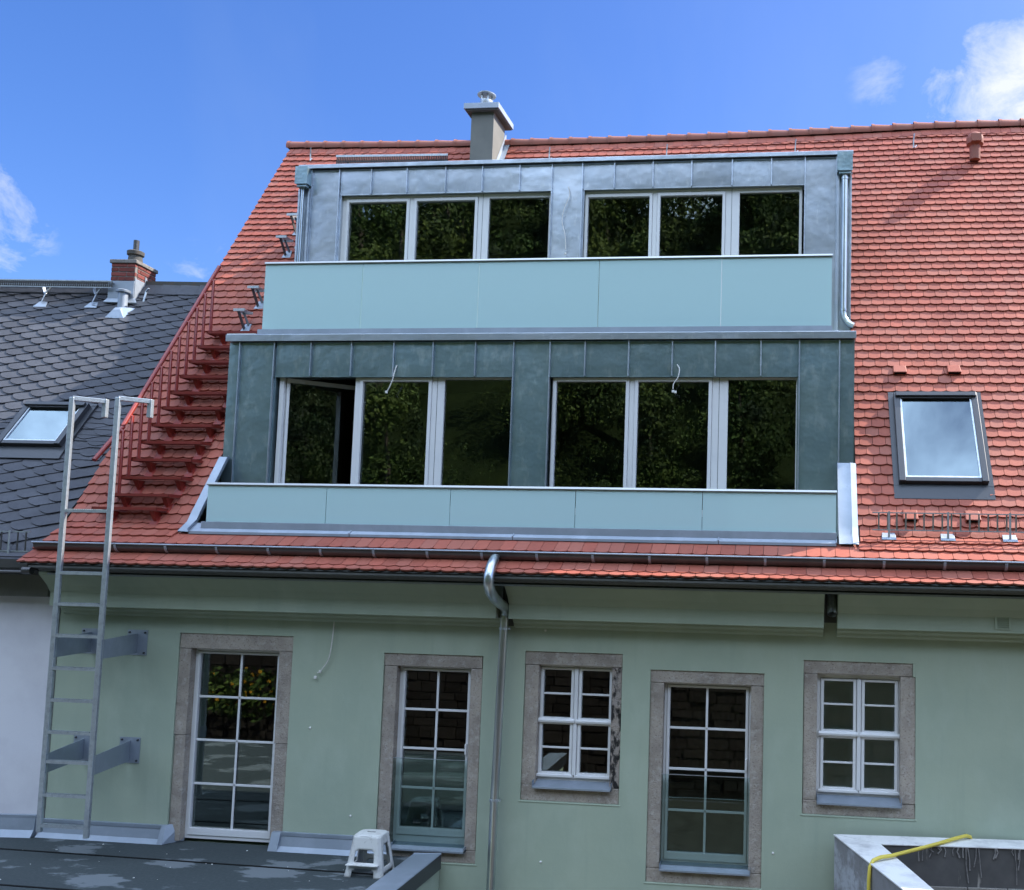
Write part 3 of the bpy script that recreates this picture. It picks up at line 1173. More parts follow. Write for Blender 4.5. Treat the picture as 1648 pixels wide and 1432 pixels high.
dp.tube([(-3.320, -.54, 3.42), (-3.315, -.62, 3.38), (-3.310, -.71, 3.31), (-3.308, -.765, 3.22), (-3.308, -.765, 3.13), (-3.305, -.71, 3.05), (-3.295, -.60, 2.98),
         (-3.29, -.46, 2.925), (-3.29, -.31, 2.885), (-3.300, -.20, 2.85), (-3.318, -.15, 2.79)], .058, 14, radii=[.05, .054, .056, .057, .057, .057, .057, .057, .056, .054, .05])
down = dp.build('downpipe', 'pipe_metal', house, smooth=True)
dp2 = MB()
dp2.tube([(-3.318, -.15, 2.87), (-3.345, -.15, 1.2), (-3.355, -.15, .68), (-3.365, -.15, -1.6)], .047, 16)
dp2.build('pipe_shaft', 'pipe_metal', down, smooth=True)
for (x_, z_) in ((-3.322, 2.62), (-3.356, .72), (-3.318, 2.80)):
    pc = MB()
    pc.tube([(x_, -.15, z_ - .013), (x_, -.15, z_ + .013)], .054, 16)
    pc.box(x_ + .04, x_ + .075, -.165, -.135, z_ - .010, z_ + .010)
    pc.box(x_ - .008, x_ + .008, -.11, .0, z_ - .008, z_ + .008)
    pc.build('pipe_clamp', 'galvanised', down, smooth=True)
sp = MB()
sp.tube([(.355, -.06, 3.14), (.355, -.22, 2.955), (.354, -.275, 2.885)], .050, 16, caps=False)
sp.tube([(.354, -.275, 2.885), (.355, -.22, 2.955), (.355, -.06, 3.14)], .045, 16, caps=False)
sp.build('pipe_stub', 'galvanised', house, smooth=True, label='short open pipe end hanging in the cornice gap')

# ---- lead/zinc apron below the lower dormer
apron = MB()
APN = .045
for (xa, xb_) in ((-7.20, -5.2), (-5.2, -3.25), (-3.25, -.9), (-.9, .40)):
    a, b_ = on_eave(xa + .004, .195, APN), on_eave(xb_ - .004, .195, APN)
    c, d = on_eave(xb_ - .004, .02, APN), on_eave(xa + .004, .02, APN)
    e = [(v.x, v.y, v.z - .03) for v in (a, b_, c, d)]
    apron.hexa([e[0], e[1], e[2], e[3], a, b_, c, d])
    apron.tube([b_ + Vector((0, 0, .004)), c + Vector((0, 0, .004))], .009, 6)
apron.build('zinc_apron', 'zinc_matt', house)
fl_ = MB()


def strip_on_roof(x0, x1, n0, m0, pts):
    """sheet following the roof from below the break up the slope"""
    vs = []
    for (k, v) in pts:
        f_ = on_eave if k == 'E' else on_main
        vs.append((f_(x0, v, n0), f_(x1, v, m0)))
    for i in range(len(vs) - 1):
        fl_.add([vs[i][0], vs[i][1], vs[i + 1][1], vs[i + 1][0]], [(0, 1, 2, 3)])


P_ = [('E', .20), ('E', .08), ('E', 0.0), ('M', .12), ('M', .55), ('M', 1.02)]
strip_on_roof(-7.335, -7.20, .05, .040, P_)
strip_on_roof(-7.200, -7.196, .040, .085, P_)
strip_on_roof(-7.335, -7.331, .02, .05, P_)
fl_.build('zinc_flashing', 'zinc_matt', house, smooth=True)
fl_ = MB()
strip_on_roof(.425, .565, .045, .045, P_)
strip_on_roof(.565, .575, .045, .052, P_)
strip_on_roof(.575, .64, .052, .040, P_)
strip_on_roof(.421, .425, .10, .045, P_)
fl_.build('zinc_flashing', 'zinc_matt', house, smooth=True)

# ================================================================== dormers
def dormer(front, z_base, z_head, z_top, x0, x1, openings, head_seams, piers, capz, teal, back, cap_over=.05):
    mname = 'zinc_teal' if teal else 'zinc'
    body = MB()
    # front wall slab with the window openings
    body.holes(x0, x1, z_base, z_top, openings, front + .012, front + .16)
    # cheeks and roof
    body.box(x0, x0 + .10, front + .16, back, z_base, z_top)
    body.box(x1 - .10, x1, front + .16, back, z_base, z_top)
    body.add([(x0, front, z_top + .001), (x1, front, z_top + .001), (x1, back, z_top + .001 + .17 * (back - front)), (x0, back, z_top + .001 + .17 * (back - front))], [(0, 1, 2, 3)])
    body.add([(x0 + .001, front + .1, z_top), (x0 + .001, back, z_top), (x0 + .001, back, z_top + .17 * (back - front))], [(0, 1, 2)])
    body.add([(x1 - .001, front + .1, z_top), (x1 - .001, back, z_top), (x1 - .001, back, z_top + .17 * (back - front))], [(0, 2, 1)])
    dm = body.build('dormer', mname, house)

    def panel(xa, xb_, za, zb):
        pm = MB()
        # slightly pillowed sheet
        nx_, nz_ = 3, 3
        vs = []
        k1, k2 = random.uniform(-.005, .005), random.uniform(-.006, .006)
        for kz in range(nz_ + 1):
            for kx in range(nx_ + 1):
                u, v = kx / nx_, kz / nz_
                bulge = .007 * 16 * u * (1 - u) * v * (1 - v) * random.uniform(.4, 1.2)
                yy = front - bulge + (0 if kx in (0, nx_) or kz in (0, nz_) else random.uniform(-.0015, .0015)) + k1 * (v - .5) + k2 * (u - .5)
                vs.append((xa + .004 + (xb_ - xa - .008) * u, yy, za + (zb - za) * v))
        fs = []
        for kz in range(nz_):
            for kx in range(nx_):
                a = kz * (nx_ + 1) + kx
                fs.append((a, a + 1, a + nx_ + 2, a + nx_ + 1))
        pm.add(vs, fs)
        pm.build('zinc_panel', mname, dm, smooth=True)

    def seam_(x, za, zb):
        sm = MB()
        sm.box(x - .007, x + .007, front - .032, front + .010, za, zb)
        sm.build('standing_seam', 'zinc', dm, bevel=.003)
    for seg in head_seams:
        for i in range(len(seg) - 1):
            panel(seg[i], seg[i + 1], z_head + .004, z_top - .003)
        for x in seg[1:-1]:
            seam_(x, z_head, z_top - .002)
    for (xa, xb_, za) in piers:
        panel(xa, xb_, za, z_top - .003)
    for x in sorted({v for p_ in piers for v in (p_[0], p_[1])}):
        if x0 + .01 < x < x1 - .01:
            seam_(x, z_base if not any(abs(x - e) < .05 for o_ in openings for e in o_[:2]) else z_base, z_top - .002)
    # reveals and head trim
    for o_ in openings:
        tm = MB()
        tm.box(o_[0] - .004, o_[1] + .004, front - .010, front + .03, o_[3] - .004, o_[3] + .012)
        tm.build('head_trim', mname, dm)
    cp = MB()
    cp.prism_x([(front - cap_over - .012, capz[0]), (front - cap_over - .012, capz[1]), (front - cap_over + .02, capz[1] + .012), (front + .25, capz[1] + .03),
                (front + .25, capz[0] + .02), (front - cap_over + .01, capz[0] + .012), (front - cap_over, capz[0])], x0 - .015, x1 + .015)
    cp.build('roof_edge', 'zinc', dm, bevel=.003)
    return dm


heads_l = [[-6.67, -6.195, -5.656, -5.098, -4.586, -4.039, -3.55], [-3.09, -2.649, -2.107, -1.570, -1.046, -.497, -.037]]
low = dormer(.54, 3.75, 5.655, 6.100, -7.32, .615, [(-6.665, -3.552, 3.95, 5.65), (-3.09, -.058, 3.95, 5.65)], heads_l,
             [(-7.315, -7.157, 3.76), (-7.157, -6.69, 3.76), (-3.55, -3.09, 3.80), (-.037, .437, 3.76), (.437, .61, 3.76)],
             (6.100, 6.186), True, 2.4)
heads_u = [[-6.65, -6.177, -5.646, -5.074, -4.534, -3.990, -3.523], [-3.087, -2.635, -2.091, -1.552, -.992, -.455, .002]]
upp = dormer(1.85, 6.20, 8.575, 8.955, -7.255, .63, [(-6.63, -3.524, 6.35, 8.568), (-3.06, -.0, 6.35, 8.568)], heads_u,
             [(-7.08, -6.66, 6.25), (-3.523, -3.087, 6.25), (.002, .43, 6.25)],
             (8.957, 9.012), False, 4.3)
# rainwater heads and pipes at the corners of the upper dormer
for (x0, x1, px) in ((-7.262, -7.085, -7.19), (.435, .632, .535)):
    rh = MB()
    rh.prism_y([(x0, 8.70), (x1, 8.70), (x1, 8.95), (x0, 8.95)], 1.70, 1.845)
    rh.box(x0 + .02, x1 - .02, 1.72, 1.84, 8.66, 8.70)
    rh.build('rainwater_head', 'zinc_teal', upp, bevel=.004)
    pp = MB()
    if px > 0:
        pp.tube([(px, 1.78, 8.66), (px, 1.78, 6.78), (px + .01, 1.775, 6.70), (px + .05, 1.76, 6.635), (px + .10, 1.75, 6.60), (px + .135, 1.745, 6.585)], .040, 14)
        pp.tube([(px, 1.78, 6.79), (px, 1.78, 6.82)], .046, 14)
        pp.tube([(px, 1.78, 8.60), (px, 1.78, 8.63)], .046, 14)
    else:
        pp.tube([(px, 1.80, 8.66), (px, 1.80, 6.5)], .024, 12)
    pp.build('rainwater_pipe', 'pipe_metal', upp, smooth=True)
    ch = MB()
    ch.box(x0 + .002, x0 + .03, 1.80, 1.85, 6.25, 8.66)
    ch.box(x1 - .03, x1 - .002, 1.80, 1.85, 6.25, 8.66)
    ch.build('corner_trim', 'zinc', upp, bevel=.003)
# flashing where the upper dormer meets the terrace, right side
uf = MB()
uf.hexa([(.445, 1.60, 6.19), (.60, 1.60, 6.19), (.60, 1.845, 6.19), (.445, 1.845, 6.19), (.445, 1.80, 6.55), (.60, 1.80, 6.50), (.60, 1.845, 6.50), (.445, 1.845, 6.55)])
uf.build('corner_flashing', 'zinc_matt', upp, bevel=.01)
# terrace on the lower dormer
tr = MB()
tr.box(-7.32, .615, .60, 1.85, 6.12, 6.188)
tr.build('terrace_floor', 'zinc_matt', house)
fm = MB()
fm.box(-7.335, -6.95, .50, .62, 6.190, 6.206)
fm.build('white_strip', 'filler_white', house)  # thin white strip on the left end of the terrace edge

# interior shells so that panes look into dark rooms
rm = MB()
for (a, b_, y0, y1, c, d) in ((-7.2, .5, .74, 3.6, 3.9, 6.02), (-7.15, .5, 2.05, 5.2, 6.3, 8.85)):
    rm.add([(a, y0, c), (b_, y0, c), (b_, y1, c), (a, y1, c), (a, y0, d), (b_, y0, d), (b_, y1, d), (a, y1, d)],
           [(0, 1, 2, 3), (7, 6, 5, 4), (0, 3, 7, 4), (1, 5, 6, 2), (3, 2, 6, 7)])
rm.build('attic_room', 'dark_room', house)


def dormer_windows(yf, z0, z1, zt_a, zt_b, open_first):
    for gi, (fx0, fx1, glass) in enumerate((((-6.632), -3.552, [(-6.53, -5.662), (-5.512, -4.650), (-4.445, -3.572)]),
                                            (-3.062, -.032, [(-3.012, -2.142), (-1.990, -1.124), (-.888, -.070)]))):
        ps = []
        for i, (a, b_) in enumerate(glass):
            ps.append((a, b_, z0 + .08, zt_b if i == 2 else zt_a))
        sashes = [(ps[0][0] - .045, ps[0][1] + .045, z0 + .02, zt_a + .05), (ps[1][0] - .045, ps[1][1] + .045, z0 + .02, zt_a + .05)]
        hs = [sashes[0], sashes[1], ps[2]]
        f = MB()
        f.holes(fx0, fx1, z0, z1, hs, yf, yf + .075)
        w_ = f.build('window', 'white_paint', house, bevel=.004, weld=True)
        for i, p_ in enumerate(ps):
            if i == 0 and gi == 0 and open_first:
                # sash swung inwards about its left edge
                ph = rad(38)
                hx, hy = sashes[0][0] + .01, yf + .05

                def rot(x, y):
                    dx, dy = x - hx, y
                    return (hx + dx * math.cos(ph) - dy * math.sin(ph), hy + dx * math.sin(ph) + dy * math.cos(ph))
                sm = MB()
                sm.holes(sashes[0][0] + .01, sashes[0][1] - .01, sashes[0][2], sashes[0][3], [p_], -.03, .03)
                sm.v = [(*rot(v[0], v[1]), v[2]) for v in sm.v]
                sm.build('sash', 'white_paint', w_, weld=True, label='white sash swung inwards into the room')
                gp = MB()
                gp.box(p_[0], p_[1], -.004, .004, p_[2], p_[3])
                gp.v = [(*rot(v[0], v[1]), v[2]) for v in gp.v]
                gp.build('pane', 'window_glass', w_)
                continue
            if i < 2:
                sm = MB()
                sm.holes(sashes[i][0] + .004, sashes[i][1] - .004, sashes[i][2], sashes[i][3] - .004, [p_], yf - .014, yf + .05)
                sm.build('sash', 'white_paint', w_, bevel=.005, weld=True)
            gp = MB()
            gp.box(p_[0] - .006, p_[1] + .006, yf + .030, yf + .036, p_[2] - .006, p_[3] + .006)
            gp.build('pane', 'window_glass', w_)
        jm = MB()
        xx = (ps[1][1] + ps[2][0]) / 2 + .01
        jm.box(xx - .0025, xx + .0025, yf - .0015, yf + .001, z0, z1)
        jm.build('frame_joint', 'dark_frame', w_)


dormer_windows(.590, 3.96, 5.650, 5.600, 5.628, True)
dormer_windows(1.905, 6.36, 8.566, 8.478, 8.500, False)

# ---- glass balustrades
def balustrade(y, x0, x1, z0, z1, joints, base_z, label, parent_name):
    b = empty('glass_balustrade', ((x0 + x1) / 2, y, base_z), label, 'balustrade', 'frosted glass balustrades in front of the dormers')
    xs = [x0] + joints + [x1]
    for i in range(len(xs) - 1):
        g_ = MB()
        g_.box(xs[i] + (.004 if i else 0), xs[i + 1] - (.004 if i < len(xs) - 2 else 0), y - .008, y + .008, z0 - .02, z1)
        g_.build('glass_panel', 'frosted_glass', b)
    c = MB()
    c.prism_x([(y - .024, z1 + .002), (y - .026, z1 + .012), (y - .018, z1 + .034), (y + .018, z1 + .034), (y + .026, z1 + .012), (y + .024, z1 + .002)], x0 - .008, x1 + .008)
    c.build('handrail', 'rail_cap', b)
    r_ = MB()
    r_.prism_x([(y - .035, base_z), (y - .035, z0), (y - .012, z0 + .004), (y - .012, z0 - .02), (y + .012, z0 - .02), (y + .012, z0 + .004), (y + .035, z0), (y + .035, base_z)], x0 - .045, x1 + .01)
    r_.build('base_rail', 'zinc_matt', b)
    return b


balustrade(.70, -6.985, .342, 6.303, 7.165, [-5.651, -4.101, -2.546, -1.005], 6.225, 'tall frosted glass balustrade on the terrace below the upper dormer', 1)
balustrade(-.10, -7.037, .389, 3.768, 4.205, [-5.543, -4.033, -2.553, -1.097], 3.690, 'low frosted glass balustrade standing on the zinc apron above the gutter', 2)

# ---- roof window (right)
def roof_window(mat_fn, w_, h_, parent, root_name='roof_window', glassm='skylight_glass'):
    """local frame: x across, y up the slope, z off the roof; mat_fn maps local to world"""
    def put(name, mb, m_, par, **k):
        mb.v = [tuple(mat_fn(*v)) for v in mb.v]
        return mb.build(name, m_, par, **k)
    a = MB()
    # collar of flashing
    a.add([(-.06, -.20, .035), (w_ + .06, -.20, .035), (w_ + .06, .02, .045), (-.06, .02, .045)], [(0, 1, 2, 3)])
    for q in (0, 1):
        xx = -.06 if q == 0 else w_
        a.box(xx, xx + .06, -.02, h_ + .02, .01, .045)
    a.box(-.06, w_ + .06, h_, h_ + .06, .01, .045)
    win = put(root_name, a, 'dark_frame', parent)
    f = MB()
    fw = .075
    f.box(0, fw, 0, h_, .03, .115)
    f.box(w_ - fw, w_, 0, h_, .03, .115)
    f.box(fw, w_ - fw, 0, fw * .8, .03, .105)
    f.box(fw, w_ - fw, h_ - .10, h_, .03, .12)
    put('frame', f, 'dark_frame', win, bevel=.006)
    i_ = MB()
    i_.box(fw, fw + .02, fw * .8, h_ - .10, .05, .102)
    i_.box(w_ - fw - .02, w_ - fw, fw * .8, h_ - .10, .05, .102)
    i_.box(fw + .02, w_ - fw - .02, fw * .8, fw * .8 + .02, .05, .100)
    put('glazing_bead', i_, 'galvanised', win)
    g_ = MB()
    g_.add([(fw, fw * .8, .088), (w_ - fw, fw * .8, .088), (w_ - fw, h_ - .10, .088), (fw, h_ - .10, .088)], [(0, 1, 2, 3)])
    put('pane', g_, glassm, win)
    h2 = MB()
    h2.box(.02, w_ - .02, h_ - .085, h_ - .02, .115, .15)
    put('top_cover', h2, 'dark_frame', win, bevel=.006)
    dk = MB()
    dk.add([(fw, fw, .03), (w_ - fw, fw, .03), (w_ - fw, h_ - .1, .03), (fw, h_ - .1, .03)], [(0, 1, 2, 3)])
    put('blind', dk, 'dark_room', win)
    return win


roof_window(lambda x, y, z: on_main(1.120 + x, .720 + y, z), 1.0, 1.375, house)

# ---- chimney
ch = MB()
ch.box(-5.455, -5.075, 3.68, 4.24, 9.2, 10.70)
chim = ch.build('chimney', 'chimney_render', house, bevel=.004)
cc = MB()
cc.box(-5.555, -4.965, 3.58, 4.36, 10.722, 10.815)
cc.build('chimney_cap', 'zinc_matt', chim, bevel=.004)
cu = MB()
cu.box(-5.53, -4.99, 3.60, 4.335, 10.700, 10.722)
cu.build('cap_underside', 'soffit_dark', chim)
flu = MB()
flu.lathe([(.115, 10.80), (.115, 10.90), (.10, 10.93), (.105, 10.94), (.105, 11.03), (.098, 11.035)], -5.31, 3.95)
flu.build('flue', 'galvanised', chim, smooth=True)
fp = MB()
for k in range(5):
    a = 2 * PI * k / 5 + .3
    fp.box(-5.31 + .09 * math.cos(a) - .012, -5.31 + .09 * math.cos(a) + .012, 3.95 + .09 * math.sin(a) - .012, 3.95 + .09 * math.sin(a) + .012, 11.03, 11.125)
fp.build('flue_struts', 'galvanised', chim)
fc = MB()
fc.lathe([(.152, 11.12), (.155, 11.135), (.11, 11.16), (.03, 11.175)], -5.31, 3.95)
fc.build('flue_cowl', 'galvanised', chim, smooth=True)
cf = MB()
for (s0, s1) in ((6.9, 8.1),):
    a, b_ = on_main(-5.07, s0, .03), on_main(-5.07, s1, .03)
    cf.add([a, b_, b_ + Vector((0, 0, .16)), a + Vector((0, 0, .16))], [(0, 1, 2, 3)])
    c, d = on_main(-4.98, s0, .045), on_main(-4.98, s1, .045)
    cf.add([a + Vector((0, 0, .02)), c, d, b_ + Vector((0, 0, .02))], [(0, 1, 2, 3)])
cf.build('chimney_flashing', 'zinc_matt', chim)

# ---- round-topped clay vent near the ridge, small vent tiles
vd = MB()
cx_, cy_, cz_ = 2.60, 3.70, 9.99
vs = []
n_ = 16
rings = [(.0, .135), (.055, .125), (.10, .095), (.128, .045), (.132, -.01), (.128, -.06), (.10, -.075), (.085, -.09), (.08, -.30)]
vd.lathe([(max(r_, .001), cz_ + z_) for r_, z_ in rings], cx_, cy_, n_)
vd.box(cx_ - .075, cx_ + .075, cy_ - .142, cy_ - .05, cz_ - .055, cz_ + .06)
vd.build('roof_vent', 'clay_ridge', house, smooth=True, label='domed clay roof vent just below the ridge')
for (x_, s_) in ((1.225, 2.47), (1.895, 2.47), (1.22, .20), (1.90, .20)):
    vt = MB()
    loc = [(-.085, 0, .03), (.085, 0, .03), (.085, .16, .03), (-.085, .16, .03), (-.085, .0, .085), (.085, .0, .085), (.075, .15, .05), (-.075, .15, .05)]
    vt.hexa([on_main(x_ + a, s_ + b_, c) for a, b_, c in loc])
    vt.build('vent_tile', 'clay_tile', house, bevel=.008)
    vo = MB()
    loc = [(-.07, -.002, .04), (.07, -.002, .04), (.07, .01, .04), (-.07, .01, .04), (-.07, -.002, .075), (.07, -.002, .075), (.07, .01, .075), (-.07, .01, .075)]
    vo.hexa([on_main(x_ + a, s_ + b_, c) for a, b_, c in loc])
    vo.build('vent_opening', 'black_void', house)

# ---- base flashing at the foot of the facade
bf = MB()
PR = [(.0, .205), (-.028, .200), (-.028, .165), (-.020, .160), (-.045, .05), (-.10, .004), (.0, .004)]
bf.prism_x(PR, -8.95, -7.40)
bf.hexa([(-7.40, -.10, .004), (-7.335, -.10, .004), (-7.20, .11, .004), (-7.40, .02, .004), (-7.40, -.028, .205), (-7.345, -.028, .205), (-7.215, .10, .215), (-7.40, .0, .205)])
bf.build('base_flashing', 'zinc_matt', house)
bf = MB()
bf.prism_x(PR, -5.92, -4.62)
bf.hexa([(-6.03, -.10, .004), (-5.92, -.10, .004), (-5.92, .02, .004), (-6.05, .06, .004), (-6.03, -.028, .195), (-5.92, -.028, .205), (-5.92, .0, .205), (-6.04, .05, .20)])
bf.build('base_flashing', 'zinc_matt', house)
# filler dots left on the wall
for (x_, z_) in ((-5.649, 1.394), (-2.88, 2.60), (-2.843, .03), (-.25, .267), (-5.10, .42)):
    d_ = MB()
    d_.lathe([(.016, -.004), (.013, .006), (.003, .010)], 0, 0, 8)
    d_.v = [(x_ + a, -c, z_ + b_) for a, b_, c in d_.v]
    d_.build('filler_dab', 'filler_white', house)

# ================================================================== loose roof furniture
def ladder():
    lad = empty('wall_ladder', (-8.02, -.78, .2), 'galvanised steel access ladder standing off the wall, left of the doors', 'ladder')
    LX, RX, Y = -8.285, -7.72, -.80
    zt = 5.14
    for x_ in (LX, RX):
        r_ = MB()
        r_.box(x_ - .028, x_ + .028, Y - .020, Y + .020, .30 if x_ == LX else .26, zt)
        r_.build('side_rail', 'galvanised', lad, bevel=.006)
        h_ = MB()
        h_.bar((x_, Y, zt - .012), (x_ + .24, Y + .22, zt - .012), .055, .05)
        h_.bar((x_ + .235, Y + .215, zt + .012), (x_ + .235, Y + .215, zt - .20), .05, .05)
        h_.build('hook', 'galvanised', lad, bevel=.004)
    for k, z_ in enumerate((3.84, 3.14, 2.79, 2.44, 2.08, 1.73, 1.38, 1.06, .70, .37)):
        q = MB()
        q.box(LX + .026, RX - .026, Y - .018, Y + .018, z_ - .016, z_ + .014)
        n_ = 22
        for i in range(n_):
            xx = LX + .04 + (RX - LX - .08) * i / n_
            q.box(xx, xx + .012, Y - .018, Y + .018, z_ + .014, z_ + .022)
        q.build('rung', 'galvanised', lad)
    for (zc, h2) in ((2.31, .15), (1.045, .15)):
        for (px, lx) in ((-8.485, LX), (-7.888, RX)):
            pl = MB()
            pl.box(px - .13, px + .13, -.008, -.001, zc - h2, zc + h2)
            plate = pl.build('mounting_plate', 'zinc_matt', lad)
            for (bx, bz) in ((-.10, -.12), (.10, -.12), (-.10, .12), (.10, .12)):
                bo = MB()
                bo.lathe([(.013, -.0), (.012, .014), (.006, .016)], 0, 0, 6)
                bo.v = [(px + bx + a, -.008 - c, zc + bz + b_) for a, b_, c in bo.v]
                bo.build('bolt', 'dark_frame', plate)
            fi = MB()
            zt_, zb_ = zc + .11, zc - .11
            fi.hexa([(px - .004, -.006, zb_ - .02), (px + .004, -.006, zb_ - .02), (lx + .034, -.82, zb_ + .0), (lx + .028, -.82, zb_ + .0),
                     (px - .004, -.006, zt_), (px + .004, -.006, zt_), (lx + .034, -.82, zt_ - .01), (lx + .028, -.82, zt_ - .01)])
            fi.build('bracket_fin', 'zinc_matt', lad)


ladder()


def stair():
    st = empty('roof_stair', (-8.0, .2, 3.9), 'rust red steel stair with handrail climbing the tiled roof beside the dormers', 'stair')
    TR = [(-.134, 3.915, -8.50), (-.024, 4.087, -8.42), (.117, 4.309, -8.37), (.270, 4.550, -8.345), (.424, 4.791, -8.35), (.577, 5.033, -8.34),
          (.738, 5.285, -8.341), (.884, 5.515, -8.338), (1.043, 5.766, -8.337), (1.196, 6.006, -8.333), (1.348, 6.246, -8.326), (1.505, 6.492, -8.319)]
    XRt = [-7.665, -7.60, -7.55, -7.54, -7.54, -7.51, -7.51, -7.51, -7.51, -7.51, -7.51, -7.51]
    for k, (y, z, xl) in enumerate(TR):
        tm = MB()
        xr = XRt[k]
        tm.box(xl, xr, y, y + .012, z - .022, z + .012)
        tm.box(xl, xr, y + .228, y + .24, z - .022, z + .008)
        for q in range(7):
            tm.box(xl + .004, xr - .004, y + .02 + q * .030, y + .034 + q * .030, z - .008, z + .008)
        tm.box(xl - .006, xl + .006, y, y + .24, z - .025, z + .012)
        tm.box(xr - .006, xr + .006, y, y + .24, z - .025, z + .012)
        tread = tm.build('tread', 'dark_red_steel', st)
        for bx in (xl + .17, xr - .10):
            bk = MB()
            yr = (z - .17 - BZ) / TAN_M
            # two flat arms forming a V down to the roof
            yb = max(yr, y + .10)
            bk.hexa([(bx - .025, y + .03, z - .03), (bx + .030, y + .03, z - .03), (bx + .030, y + .22, z - .03), (bx - .025, y + .22, z - .03),
                     (bx - .004, yb - .02, z - .175), (bx + .035, yb - .02, z - .175), (bx + .035, yb + .04, z - .175), (bx - .004, yb + .04, z - .175)][4:] +
                    [(bx - .028, y + .05, z - .03), (bx + .032, y + .05, z - .03), (bx + .032, y + .20, z - .03), (bx - .028, y + .20, z - .03)])
            bk.build('bracket', 'red_steel', tread)
            ft = MB()
            s_ = (z - .19 - BZ) / math.sin(P_M)
            loc = [(-.05, -.05, .022), (.07, -.05, .022), (.07, .10, .030), (-.05, .10, .030), (-.045, -.05, .045), (.065, -.05, .045), (.06, .10, .036), (-.04, .10, .036)]
            ft.hexa([on_main(bx + a, max(s_, -.02) + b_, c) for a, b_, c in loc])
            ft.build('foot_plate', 'red_steel', tread)
    RL, RA, RB = (-8.43, -.240, 4.480), (-8.40, .155, 4.945), (-8.40, 1.798, 7.527)
    tops = []
    for k, (y, z, xl) in enumerate(TR):
        ps = MB()
        yy = y + .14
        xx = -8.395 if k == 0 else -8.365
        if yy < RA[1]:
            ztop = RL[2] + (yy - RL[1]) / (RA[1] - RL[1]) * (RA[2] - RL[2])
        else:
            ztop = RA[2] + (yy - RA[1]) / (RB[1] - RA[1]) * (RB[2] - RA[2])
        ps.tube([(xx, yy, z), (xx, yy, ztop - .02), (-8.40, yy, ztop - .005)], .021, 10)
        ps.build('baluster', 'red_steel', st, smooth=True)
        tops.append((xx - .045, yy, ztop))
    hr = MB()
    x_ = -8.50
    hr.tube([RL, RA], .027, 12)
    hr.tube([(RA[0], RA[1] - .01, RA[2] + .005), RB], .027, 12)
    hr.build('handrail', 'red_steel', st, smooth=True)


stair()

STEP_LAB = ['grey roof step topmost of five, close beside the upper dormer',
            'grey roof step second from the top, left of the upper dormer pipe',
            'grey roof step half hidden by the upper balustrade corner',
            'grey roof step fourth down, against the left edge of the frosted glass',
            'grey roof step lowest of five, just above the red stair']
for k, (x_, y_, z_) in enumerate(((-7.93, 2.98, 8.42), (-7.90, 2.68, 7.95), (-7.50, 2.56, 7.72), (-7.90, 2.06, 6.97), (-7.92, 1.80, 6.56))):
    s_ = (z_ - BZ) / math.sin(P_M)
    b = empty('roof_step', on_main(x_, s_), STEP_LAB[k], 'roof step', 'grey roof steps above the red stair')
    fp_ = MB()
    loc = [(-.07, -.03, .035), (.07, -.03, .035), (.045, .13, .035), (-.045, .13, .035), (-.07, -.03, .043), (.07, -.03, .043), (.045, .13, .043), (-.045, .13, .043)]
    fp_.hexa([on_main(x_ + a, s_ + b_, c) for a, b_, c in loc])
    fp_.build('base_plate', 'zinc_matt', b)
    q0 = on_main(x_, s_ + .02, .04)
    yy, zz = q0.y, q0.z
    arm = MB()
    arm.bar((x_ - .02, yy, zz), (x_ - .05, yy - .12, zz + .24), .012, .04)
    arm.bar((x_ + .02, yy + .04, zz + .06), (x_ - .04, yy - .02, zz + .25), .012, .03)
    arm.build('arm', 'gutter_metal', b)
    gr = MB()
    gr.box(x_ - .10, x_ + .07, yy - .16, yy - .145, zz + .225, zz + .262)
    for i in range(7):
        gr.box(x_ - .10 + i * .026, x_ - .092 + i * .026, yy - .145, yy + .03, zz + .24, zz + .255)
    gr.box(x_ - .10, x_ + .07, yy + .03, yy + .042, zz + .225, zz + .262)
    gr.build('foot_grate', 'galvanised', b)

# ridge hooks
HL = ['leftmost small steel roof hook by the verge, above the dormer corner', 'steel roof hook right of the chimney', 'steel roof hook near the middle of the ridge',
      'steel roof hook above the right end of the dormer', 'steel roof hook on the open tiles left of the domed vent']
for k, (x_, s_) in enumerate(((-8.40, 7.60), (-4.20, 7.50), (-2.24, 7.48), (-.16, 7.48), (1.70, 7.48))):
    h_ = empty('roof_hook', on_main(x_, s_), HL[k], 'roof hook', 'small steel safety hooks below the ridge')
    b = MB()
    pa = on_main(x_, s_ - .05, .05)
    pb = on_main(x_, s_ + .05, .12)
    b.bar(pa, pb, .020, .008)
    b.bar(pb, pb + Vector((.01, -.02, .10)), .018, .010)
    b.tube([pa, pa + Vector((.02, -.04, -.01)), pa + Vector((.045, -.02, .03))], .008, 6)
    b.build('hook', 'galvanised', h_)


def guard(name, x0, x1, fn, posts, label, mname='galvanised', barm='galvanised', h=.19):
    """fn(x, up, out) -> world; grid of two rails and many upright bars, held by posts on base plates"""
    g_ = empty(name, fn(posts[0], 0, 0), label, 'snow guard', 'snow guard rails above the eaves')
    r_ = MB()
    r_.bar(fn(x0, .33, 0), fn(x1, .33, 0), .016, .012)
    r_.bar(fn(x0, .33 - h, 0), fn(x1, .33 - h, 0), .016, .012)
    r_.build('rail', mname, g_)
    x_ = x0 + .07
    while x_ < x1:
        b = MB()
        b.bar(fn(x_, .33 - h, .0), fn(x_, .33, .0), .018, .006)
        b.build('bar', barm, g_)
        x_ += .098
    for px in posts:
        p_ = MB()
        p_.bar(fn(px, .03, -.02), fn(px, .345, -.022), .022, .012)
        p_.bar(fn(px - .008, .02, .0), fn(px + .014, .02, .0), .03, .03)
        p_.build('post', mname, g_)
    return g_


def gr_main(x, up, out):
    return Vector((x, -.055 + out, 3.675 + up))


